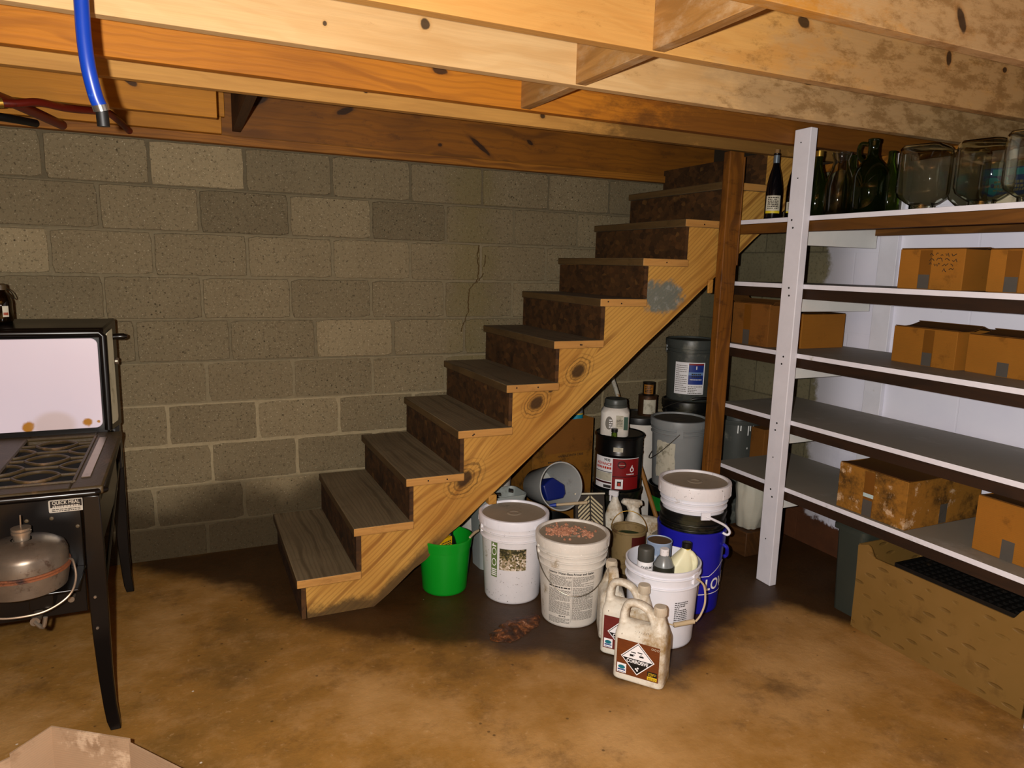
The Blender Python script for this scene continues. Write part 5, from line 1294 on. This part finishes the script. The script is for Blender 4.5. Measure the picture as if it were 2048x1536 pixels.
t, r = pail('bucket', 'dark grey bucket with a blue and white label on top of the rear stack', 2.40, -0.305, 0.7040, 0.147, 0.130, 0.360, M_gd, ribs=(.80, .855), collar=.91, lid=M_gd, lidmat=M_dirtlid, group=BK, bail=(face_cam(2.4, -.305) - 1.5 + PI, 0.0, -.6))
a = face_cam(2.40, -.305); T = cyl(r, a + .12, 0, .0012)
b = MB(); b.rect(T, -.105, .075, .045, .235, 0, 20); b.rect(lambda u, v: T(u, v, .0005), -.022, .068, .105, .228, 1, 10); b.rect(lambda u, v: T(u, v, .0008), -.022, .068, .220, .230, 2, 10); b.rect(lambda u, v: T(u, v, .0008), -.022, .068, .160, .178, 3, 10)
b.bars(lambda u, v: T(u, v, .0012), -.004, .052, .148, .176, 2, 4, 6, .6, (.006, .012)); b.bars(lambda u, v: T(u, v, .0012), -.012, .058, .132, .140, 1, 0, 7, .6); b.bars(lambda u, v: T(u, v, .0009), -.098, -.03, .06, .225, 14, 5, 8, .35, (.004, .012)); b.bars(lambda u, v: T(u, v, .0009), -.02, .066, .05, .10, 5, 5, 9, .5, (.004, .012))
b.rect(lambda u, v: T(u, v, .0012), .020, .026, .195, .214, 0)
b.build('label', [M_wht, plain('label_deep_blue', '#16307f', .45), M_red, plain('label_mid_blue', '#6a8ab8', .45), M_txt, M_txt2], t, smooth=0)
t, r = pail('bucket', 'black bucket on the floor under the red-labelled can', 1.790, -0.500, 0, 0.140, 0.128, 0.278, M_bp, ribs=(), collar=.9, group=BK)
# grey bin and small carton past the end of the shelves
t, r = pail('tall_bin', 'tall dark grey bin with white drips standing past the left end of the shelves', 2.535, -0.600, 0, 0.135, 0.118, 0.640, M_gd, ribs=(), collar=.96, group=None, cat='bin')
b = MB(); T = cyl(r, face_cam(2.535, -.6) + .55, 0, .001); rn = random.Random(5)
b.rect(T, -.075, .06, .617, .622, 0, 10)
for u, ln in ((-.07, .05), (-.055, .035), (-.012, .06), (.018, .03), (.0, .035)): b.rect(T, u, u + .006, .62 - ln, .62, 0)
b.grid(lambda i, j: T(.035 + .016*j*math.cos(2*PI*i), .545 + .016*j*math.sin(2*PI*i)), 16, 1, 0, True); b.rect(T, -.01, -.005, .48, .49)
b.build('paint_drips', M_drip, t, smooth=0)
k = thing('small_carton', 'small dull brown carton standing past the shelf ends beside the tall grey bin', 'box', (2.58, -0.803, 0), 0)
b = MB(); b.bx(-.085, .085, -.05, .05, 0, .62); b.build('body', M_card2, k, bevel=.002)
# rear white bucket and cans on its lid
t, r = pail('bucket', 'white bucket with dark lid and smeared print, behind the grey lidded bucket', 2.085, -0.265, 0, 0.142, 0.128, 0.615, M_wpd, ribs=(), collar=.95, lid=M_bp, lidmat=M_dirtlid, group=BK)
b = MB(); T = cyl(r, face_cam(2.085, -.265) - .35, 0, .001); b.bars(T, -.08, .08, .40, .55, 7, 0, 31, .35, (.008, .03)); b.rect(T, -.09, .09, .515, .523, 0, 10); b.build('smeared_print', M_txt, t, smooth=0)
k = thing('paint_can', 'brown rusty can with a pale label standing on the lid of the rear white bucket', 'can', (2.135, -0.265, 0.6102), 0)
b = MB(); b.lathe([(.0005, 0), (.055, 0), (.056, .003), (.056, .115), (.058, .117), (.058, .121), (.055, .122), (.0005, .119)], 36); b.build('body', plain('rusty_can', '#3a2410', .5, .2, dirt='#7a4a1c', amt=.4, scale=25), k)
b = MB(); T = cyl(lambda v: .056, face_cam(2.135, -.265) + .2, 0, .0008); b.rect(T, -.035, .045, .015, .10, 0, 10); b.build('label', M_paper, k, smooth=0)
k = thing('small_can', 'small amber and black can on top of the rusty can, left of the blue label', 'can', (2.135, -0.268, 0.7325), 0)
b = MB(); b.lathe([(.0005, 0), (.034, 0), (.035, .002), (.035, .072), (.036, .074), (.036, .077), (.034, .078), (.0005, .076)], 32); b.build('body', plain('black_can', '#17100a', .4), k)
b = MB(); T = cyl(lambda v: .035, face_cam(2.135, -.268), 0, .0008); b.rect(T, -.03, .03, .01, .066, 0, 8); b.bars(lambda u, v: T(u, v, .0005), -.022, .022, .02, .06, 4, 1, 3, .5); b.build('label', [plain('amber_label', '#8d5a16', .5, dirt='#3a1d06', amt=.5, scale=50), M_lblk], k, smooth=0)

# ---- black and red can, jar on top
xr_, yr_, zr_ = 1.792, -0.500, 0.2795
k = thing('metal_can', 'black steel can with a red and white label, in the middle of the clutter', 'can', (xr_, yr_, zr_), 0)
M_bcan = plain('black_can_steel', '#0a0a0a', .3, .2, spec=.5)
b = MB(); b.lathe([(.0005, .003), (.124, .003), (.127, 0), (.130, .004), (.1295, .010), (.1295, .195), (.132, .198), (.132, .204), (.1295, .207), (.1295, .285), (.136, .288), (.137, .298), (.133, .303)], 56); b.lathe([(.133, .303), (.128, .305), (.125, .298, 1), (.0005, .296, 1)], 56); b.build('body', [M_bcan, M_dirtlid], k)
a = face_cam(xr_, yr_); T = cyl(lambda v: .1296, a, 0, .0012)
b = MB(); b.rect(T, -.145, -.030, .014, .185, 0, 14); b.rect(T, -.030, .125, .014, .185, 1, 18); b.rect(lambda u, v: T(u, v, .0004), -.145, .125, .184, .1875, 0, 26)
U = lambda u, v: T(u, v, .0008)
b.text('9935', .019, lambda u, v: U(u - .062, .172 + v), 2, .0006); b.text('ADVANCE', .0215, lambda u, v: U(u - .083, .149 + v), 3, .0006, 1, .95)
b.bars(U, -.135, -.035, .122, .138, 1, 3, 4, .8, (.007, .012)); b.rect(U, -.143, -.032, .104, .108, 2, 10); b.rect(U, -.143, -.032, .056, .102, 4, 10); b.rect(U, -.143, -.032, .042, .052, 5, 10); b.rect(U, -.080, -.034, .018, .034, 2, 4)
b.rect(U, -.012, .030, .018, .072, 0, 4); b.rect(lambda u, v: T(u, v, .0012), -.002, .020, .034, .060, 2, 2); b.rect(lambda u, v: T(u, v, .0014), .002, .016, .036, .052, 3, 2)
b.rect(U, -.030, .125, .083, .088, 5, 14)
fl_ = [(0, -.018), (.012, -.010), (.012, .002), (.004, .012), (.002, .024), (-.006, .010), (-.012, .000), (-.010, -.012)]
b.add([U(.078 + u, .128 + v) for u, v in fl_], [list(range(8))], 0, True); b.add([T(.078 + u*.55, .126 + v*.55, .0012) for u, v in fl_], [list(range(8))], 1, True)
b.text('FLAMMABLE', .0085, lambda u, v: U(u + .070, .100 + v), 0, .0003)
b.grid(lambda i, j: U(.020 + .024*(j*.3 + .7)*math.cos(2*PI*i), .152 + .022*(j*.3 + .7)*math.sin(2*PI*i)), 24, 1, 5, True); b.rect(U, .002, .038, .150, .153, 4, 3)
b.build('label', [M_wht, M_red, M_txt, plain('label_red_print', '#b8321c', .5), M_paper, plain('label_maroon', '#3a0a0a', .5)], k, smooth=0)
b = MB(); T = cyl(lambda v: .1296, a, 0, .0012); b.rect(T, -.030, .022, .222, .246, 0, 5); b.build('sticker', M_paper, k, smooth=0)
k = thing('plastic_jar', 'white plastic jar with a grey screw lid, standing on the black and red can', 'jar', (1.752, -0.505, 0.5765), face_cam(1.76, -.505) - PI)
b = MB(); b.loft([sqring(.068, .072, .03, 0), sqring(.072, .076, .032, .006), sqring(.072, .076, .032, .130), sqring(.062, .064, .05, .150), sqring(.058, .058, .057, .156)]); b.build('body', M_wpd, k)
b = MB(); b.lathe([(.060, .153), (.063, .154), (.063, .168), (.060, .170), (.060, .190), (.056, .198), (.0005, .198, 1)], 40); b.build('lid', [M_gd, M_bp], k)
LJ = flatmap((-.0722, 0, 0), (0, -1, 0), (0, 0, 1), .0006)
b = MB(); b.grid(lambda i, j: LJ(-.030 + .020*j*math.cos(2*PI*i), .075 + .036*j*math.sin(2*PI*i)), 24, 1, 0, True); b.rect(LJ, .006, .046, .045, .118, 1); b.rect(LJ, .048, .070, .040, .112, 2); b.bars(lambda u, v: LJ(u, v, .0006), .01, .042, .06, .10, 5, 3, 5, .35); b.bars(lambda u, v: LJ(u, v, .0006), -.030, -.012, .05, .10, 4, 4, 6, .5, (.006, .016)); b.build('label', [M_txt2, M_paper, plain('label_dark_green', '#12402e', .5), M_txt, M_wht], k, smooth=0)
k = thing('small_bottle', 'tiny dark-capped bottle on the can lid in front of the white jar', 'bottle', (1.697, -0.590, 0.5765))
b = MB(); b.lathe([(.0005, 0), (.015, 0), (.016, .003), (.016, .028), (.012, .034), (.0005, .035)], 20); b.build('body', M_green, k)
b = MB(); b.lathe([(.0175, .034), (.0175, .052), (.0005, .053)], 20); b.build('cap', M_bp, k)

# ---- water damaged carton of bottles
k = thing('cardboard_box', 'tall water-damaged carton of bottles under the stairs', 'box', (1.318, -0.385, 0), .10)
b = MB(); wd, dp, hh = .40, .27, .635; e = .005
b.bx(0, wd, 0, e, 0, hh); b.bx(0, wd, dp-e, dp, 0, hh); b.bx(0, e, e, dp-e, 0, hh); b.bx(wd-e, wd, e, dp-e, 0, hh); b.bx(e, wd-e, e, dp-e, .50, .505)
b.build('body', card('damp_board', '#7d5218', '#2e1d08', .7, 6.0), k, bevel=.002)
T = flatmap((0, 0, 0), (1, 0, 0), (0, 0, 1), .0008); b = MB(); b.rect(T, .075, .395, .455, .640); b.build('flap', M_card2, k, smooth=0)
b = MB(); b.text('HANDLE WITH CARE', .018, lambda u, v: T(u + .25, .435 + v), 0, .0003); b.bars(T, .10, .19, .405, .415, 1, 0, 6, .7); b.build('print', M_ink, k, smooth=0)
def inbox(u, v): ca, sa = math.cos(.10), math.sin(.10); return (1.318 + ca*u - sa*v, -.385 + sa*u + ca*v)
for u, v, zb, col, cap_, lb, band in ((.335, .08, .5055, M_trans, M_bp, 'bottle with a teal and yellow label sticking out of the damp carton', True), (.20, .12, .5055, M_bp, M_bp, 'black bottle in the damp carton, beside the teal labelled bottle', False), (.345, .19, .5055, M_brown, M_bp, 'brown bottle at the right rear of the damp carton', False), (.12, .16, .5055, M_bp, M_bp, 'black bottle at the left end of the damp carton', False)):
    cx, cy = inbox(u, v); q = thing('bottle', lb, 'bottle', (cx, cy, zb)); hb = .200 if band else .165
    b = MB(); b.lathe([(.0005, 0), (.036, 0), (.038, .004), (.038, hb*.80), (.034, hb*.92), (.016, hb*1.05), (.0005, hb*1.051)], 28); b.build('body', col, q)
    b = MB(); b.lathe([(.016, hb*1.05), (.016, hb*1.05 + .02), (.0005, hb*1.05 + .021)], 18); b.build('cap', cap_, q)
    if band: b = MB(); b.lathe([(.0385, .04), (.0385, .145)], 28); b.lathe([(.039, .145), (.039, .152)], 28, 1); b.build('label', [plain('teal_label', '#0f7f96', .5), plain('label_band_yellow', '#c9a020', .5)], q)

# ---- tipped grey pail with blue things inside
MO, BA = Vector((1.270, -0.800, 0.420)), Vector((1.262, -0.560, 0.352))
ax = (MO - BA); Lh = ax.length; ax.normalize()
q_ = ax.to_track_quat('Z', 'Y').to_matrix().to_4x4()
t = thing('bucket', 'grey bucket tipped on its side with its mouth to the camera', 'bucket', BA, 0, BK); t.rotation_euler = q_.to_euler()
p = [(.0005, .003), (.078, .003), (.082, 0), (.085, .004), (.113, Lh - .008), (.118, Lh - .006), (.119, Lh - .001), (.116, Lh), (.113, Lh - .001), (.110, Lh - .010), (.082, .010), (.0005, .008)]
b = MB(); b.lathe(p, 64); b.build('body', plain('grey_pail_plastic', '#9a9b98', .45, dirt='#6f6d66', amt=.2, scale=8), t)
inv = (Matrix.Translation(BA) @ q_).inverted()
rdl, upl = inv.to_3x3() @ RIGHT, inv.to_3x3() @ (-DOWN)
cdir = Vector((rdl.x, rdl.y, 0)).normalized(); ud = Vector((0, 0, 1)).cross(cdir) ; ud = ud if ud.dot(upl) > 0 else -ud
k = thing('dustpan', 'dark blue plastic scoop lying inside the tipped grey bucket', 'scoop', BA, 0); k.rotation_euler = q_.to_euler()
b = MB()
hexp = [(-.066, .010), (-.012, .052), (.058, .014), (.064, -.030), (.050, -.052), (-.040, -.066)]
rings = []
for zz, s_ in ((.035, .72), (.10, .88), (Lh - .060, .98), (Lh - .055, .93)): rings.append([cdir*(u*s_ - .006) + ud*(v*s_ - .008) + Vector((0, 0, zz)) for u, v in hexp])
b.loft(rings); b.build('scoop_body', plain('navy_plastic', '#0b1a5e', .3), k, bevel=.006, seg=3)
k = thing('brush', 'flat paint brush handle with a blue tip, laid across the mouth of the tipped bucket', 'brush', (0, 0, 0))
P0 = MO + RIGHT*(-.028) - DOWN*(-.083) - FWD*.045; P1 = MO + RIGHT*.122 - DOWN*(-.076) - FWD*.020
b = MB(); b.tube([P0, P0.lerp(P1, .5), P1], [.006, .0075, .0085], 10); b.build('handle', M_grip, k)
b = MB(); b.tube([P0.lerp(P1, -.22), P0.lerp(P1, -.02)], [.005, .010], 10); b.build('tip', plain('blue_tip', '#14308a', .4), k)
t, r = pail('bucket', 'low dark bucket under the tipped grey bucket', 1.270, -0.665, 0, 0.110, 0.100, 0.215, M_bp, ribs=(), collar=.9, group=BK)

# ---- grey tote with dark junk, white bucket beside the carton
t = thing('tote', 'pale grey tote full of dark scraps behind the stair stringer', 'tote', (1.010, -0.625, 0), .05)
b = MB(); out = [sqring(.125*k_, .075*k_, .03, z) for z, k_ in ((0, .88), (.34, 1.0), (.355, 1.05), (.362, 1.05))]; inn = [sqring(.125*k_ - .004, .075*k_ - .004, .028, z) for z, k_ in ((.362, 1.04), (.34, .99), (.25, .96))]
b.loft(out + inn, 0, True, True); b.build('body', plain('pale_grey_plastic', '#8d938f', .5, dirt='#5c5c50', amt=.4, scale=8), t)
M_junk = plain('dark_scraps', '#1d1710', .8, dirt='#4a3a22', amt=.4, scale=25)
b = MB(); rn = random.Random(11)
for i in range(26):
    x, y, z = rn.uniform(-.10, .10), rn.uniform(-.05, .05), rn.uniform(.27, .36)
    Tm = Matrix.Translation((x, y, z)) @ Matrix.Rotation(rn.random()*6, 4, 'Z') @ Matrix.Rotation(rn.uniform(-.5, .5), 4, 'X'); s1 = rn.uniform(.012, .035)
    b.bx(-s1, s1, -.012, .012, -.005, .005, T=Tm)
o = b.build('scraps', M_junk, None, smooth=0); o.location = (1.010, -.625, 0.0); o.rotation_euler = (0, 0, .05); tag(o, 'dark wood and metal scraps heaped in the pale grey tote', 'scraps', None, 'stuff')
t, r = pail('bucket', 'white bucket with black lettering, partly hidden between the stringer and the damp carton', 1.075, -0.300, 0, 0.150, 0.130, 0.50, M_wpd, ribs=(.85, .9), collar=.93, group=BK)
b = MB(); T = cyl(r, face_cam(1.075, -.3) + .55, 0, .0015); b.text('LT', .05, lambda u, v: T(u, .43 + v), 0, .001, 1); b.build('lettering', M_txt, t, smooth=0)
b = MB(); b.tube([cyl(r, face_cam(1.075, -.3) + .35, 0, .004)(u, v) for u, v in ((.0, .42), (.012, .36), (.02, .29), (.018, .2))], .004, 8, sub=4); b.build('cord', M_bp, t)

# ---- chevron panel
k = thing('vent_panel', 'small cream panel with chevron slats leaning in the middle of the clutter', 'panel', (1.400, -0.905, 0.0), -.12); k.rotation_euler = (-.30, 0, -.30)
b = MB(); b.bx(-.075, .075, 0, .05, .02, .375); b.build('frame', plain('dark_panel', '#231a10', .7, dirt='#6a5c40', amt=.4, scale=14), k, bevel=.003)
b = MB()
for sg in (-1, 1):
    for i in range(13):
        z = .08 + i*.020; 
        if sg*0 + z > .36: continue
        u0, u1 = (.004, .062) if sg > 0 else (-.062, -.004); zz0, zz1 = (z + .04, z - .015) if sg > 0 else (z - .0, z + .04)
        if sg < 0: zz0, zz1 = z - .015, z + .04
        b.add([(u0, -.006, zz0), (u1, -.006, zz1), (u1, -.006, zz1 + .011), (u0, -.006, zz0 + .011), (u0, 0, zz0), (u1, 0, zz1), (u1, 0, zz1 + .011), (u0, 0, zz0 + .011)], [(0, 1, 2, 3), (4, 7, 6, 5), (0, 4, 5, 1), (1, 5, 6, 2), (2, 6, 7, 3), (3, 7, 4, 0)])
b.build('slats', plain('cream_slats', '#b3a684', .6, dirt='#7d6c4a', amt=.4, scale=20), k, smooth=0)
b = MB(); b.bx(-.078, .078, -.004, .052, .3752, .384); b.build('top_edge', M_paper, k, bevel=.002)

# ---- trigger bottle, spouted jug, open can
k = thing('spray_bottle', 'grimy white trigger spray bottle below the black and red can', 'bottle', (1.590, -0.790, 0), frz)
b = MB(); b.loft([sqring(.042, .028, .02, 0), sqring(.046, .031, .022, .006), sqring(.046, .031, .022, .17), sqring(.047, .031, .022, .225), sqring(.034, .026, .02, .275), sqring(.017, .017, .0165, .315), sqring(.014, .014, .0138, .33)]); b.build('body', M_jug, k)
b = MB(); b.bx(-.032, .016, -.010, .010, .332, .358); b.bx(-.030, -.020, -.006, .006, .300, .332); b.tube([(0, 0, .328), (0, 0, .334)], .016, 14); b.build('trigger_head', M_wp, k, bevel=.003)
jug('grimy jug lying tilted between the spray bottle and the white stack', 1.735, -0.800, 0.004, frz + .5, wd=.17, dp=.10, h=.285, group=None, tilt=(0.0, .12), neck=-.30)
k = thing('open_can', 'open rusty can with green residue and a wire handle, right of the text-covered bucket', 'can', (1.590, -0.925, 0))
b = MB(); b.lathe([(.0005, .004), (.080, .004), (.083, 0), (.084, .004), (.084, .200), (.088, .203), (.088, .210), (.084, .212), (.078, .210), (.078, .203), (.081, .200), (.081, .165, 1), (.0005, .160, 1)], 48); b.build('body', [plain('rust_cream_can', '#8a744c', .6, .1, dirt='#4a2c10', amt=.55, scale=14), plain('green_residue', '#123018', .5, dirt='#3a3014', amt=.4, scale=14)], k)
b = MB(); T = cyl(lambda v: .084, face_cam(1.59, -.925) + .55, 0, .001); b.rect(T, -.03, .06, .10, .19, 0, 10); b.build('label', plain('maroon_label', '#4a120c', .5), k, smooth=0)
b = MB(); aa = face_cam(1.59, -.925); b.tube([Vector((math.cos(aa + 1.5)*.088*math.cos(f) - math.cos(aa)*0, math.sin(aa + 1.5)*.088*math.cos(f), .200)) + Vector((-math.cos(aa)*.06*math.sin(f), -math.sin(aa)*.06*math.sin(f), .075*math.sin(f))) for f in [PI*i/16 for i in range(17)]], .0022, 8); b.build('wire_handle', M_brass, k)
k = thing('small_carton', 'little grey crumpled box between the open can and the blue bucket', 'box', (1.70, -1.03, 0), .5)
b = MB(); b.loft([sqring(.035, .03, .006, 0), sqring(.033, .028, .008, .10), sqring(.036, .03, .006, .205)]); b.build('body', plain('grey_carton', '#8a8272', .6, dirt='#4a4230', amt=.4), k)

# ---- leaning broom pole
k = thing('broom_pole', 'long worn wooden pole with flaked white paint leaning behind the jar', 'pole', (0, 0, 0))
def polemat():
    m = Mat('flaked_pole', .6); x, y, z = m.xyz(); n = m.noise(18, 6, .7)
    w_ = m.math('MULTIPLY', m.step(n, .42, .52), m.step(z, .60, .72)); m.color(m.mix(w_, m.mix(n, lin('#6f4a1c'), lin('#9a6a2c')), lin('#aaa79a'))); return m.m
A_, B_ = Vector((1.955, -0.745, 0.0)), Vector((1.915, -0.170, 0.885))
b = MB(); b.tube([A_, A_.lerp(B_, .5), B_], .0125, 12); b.build('pole', polemat(), k)
b = MB(); b.tube([B_.lerp(A_, .012), B_ + (B_-A_).normalized()*.03], .0165, 12); b.build('cap', M_bp, k)

# ---- crumpled white sack by the shelf end
k = thing('sack', 'crumpled off-white plastic sack below the left end of the lowest shelf', 'sack', (2.325, -0.965, 0.131))
b = MB(); rn = random.Random(3); rings = []
for z, rr in ((0, .045), (.01, .060), (.08, .068), (.15, .078), (.22, .076), (.27, .070), (.29, .055), (.295, .02)):
    rings.append([Vector((math.cos(2*PI*i/40)*rr*(1 + .24*mnoise.noise(Vector((i*.45, z*16, 1.3)))), math.sin(2*PI*i/40)*rr*(1 + .24*mnoise.noise(Vector((i*.45, z*16, 1.3)))), z + .006*mnoise.noise(Vector((i*.3, z*5, 7))) if z > 0 else 0)) for i in range(40)])
b.loft(rings); b.build('body', plain('off_white_sack', '#b1ad9e', .55, dirt='#5f5f4c', amt=.4, scale=10, bump=.3), k, smooth=60)

k = thing('wood_block', 'dark wooden block under the crumpled white sack', 'block', (2.325, -0.965, 0))
b = MB(); b.bx(-.08, .08, -.075, .075, 0, .13); b.build('block_body', M_darkwood, k, bevel=.004)

# ---- rust-coloured wet heap on the floor
m = Mat('rust_coloured_debris', .45); nz = m.noise(28, 7, .75)
m.color(m.ramp(nz, [(.36, lin('#1e0c04')), (.5, lin('#47260c')), (.60, lin('#7d471c')), (.70, lin('#cba286'))])); m.bump(nz, .8, .01)
b = MB(); hp = {}
def heap(i, j):
    u, v = (i - .5)*2, (j - .5)*2; d = math.sqrt(u*u + v*v); k_ = max(abs(u), abs(v)); s_ = (k_/d if d > 1e-6 else 1)
    uu, vv = u*s_, v*s_; a_ = math.atan2(vv, uu); lob = 1 + .30*mnoise.noise(Vector((math.cos(a_)*1.6, math.sin(a_)*1.6, 4))) + .14*mnoise.noise(Vector((math.cos(a_)*5, math.sin(a_)*5, 2)))
    X, Y = uu*.135*lob, vv*.070*lob; e_ = 1 - min(1, math.sqrt(uu*uu + vv*vv))
    z = .0006 + .022*e_**.6*(.55 + .9*abs(mnoise.noise(Vector((X*26, Y*26, 3)))))
    return (X, Y, z if e_ > .001 else .0004)
b.grid(heap, 60, 44)
o = b.build('debris', m.m, None, smooth=50); o.location = (0.815, -1.265, 0); o.rotation_euler = (0, 0, .45); tag(o, 'rust-coloured wet heap of debris on the floor in front of the white lidded buckets', 'debris', None, 'stuff')
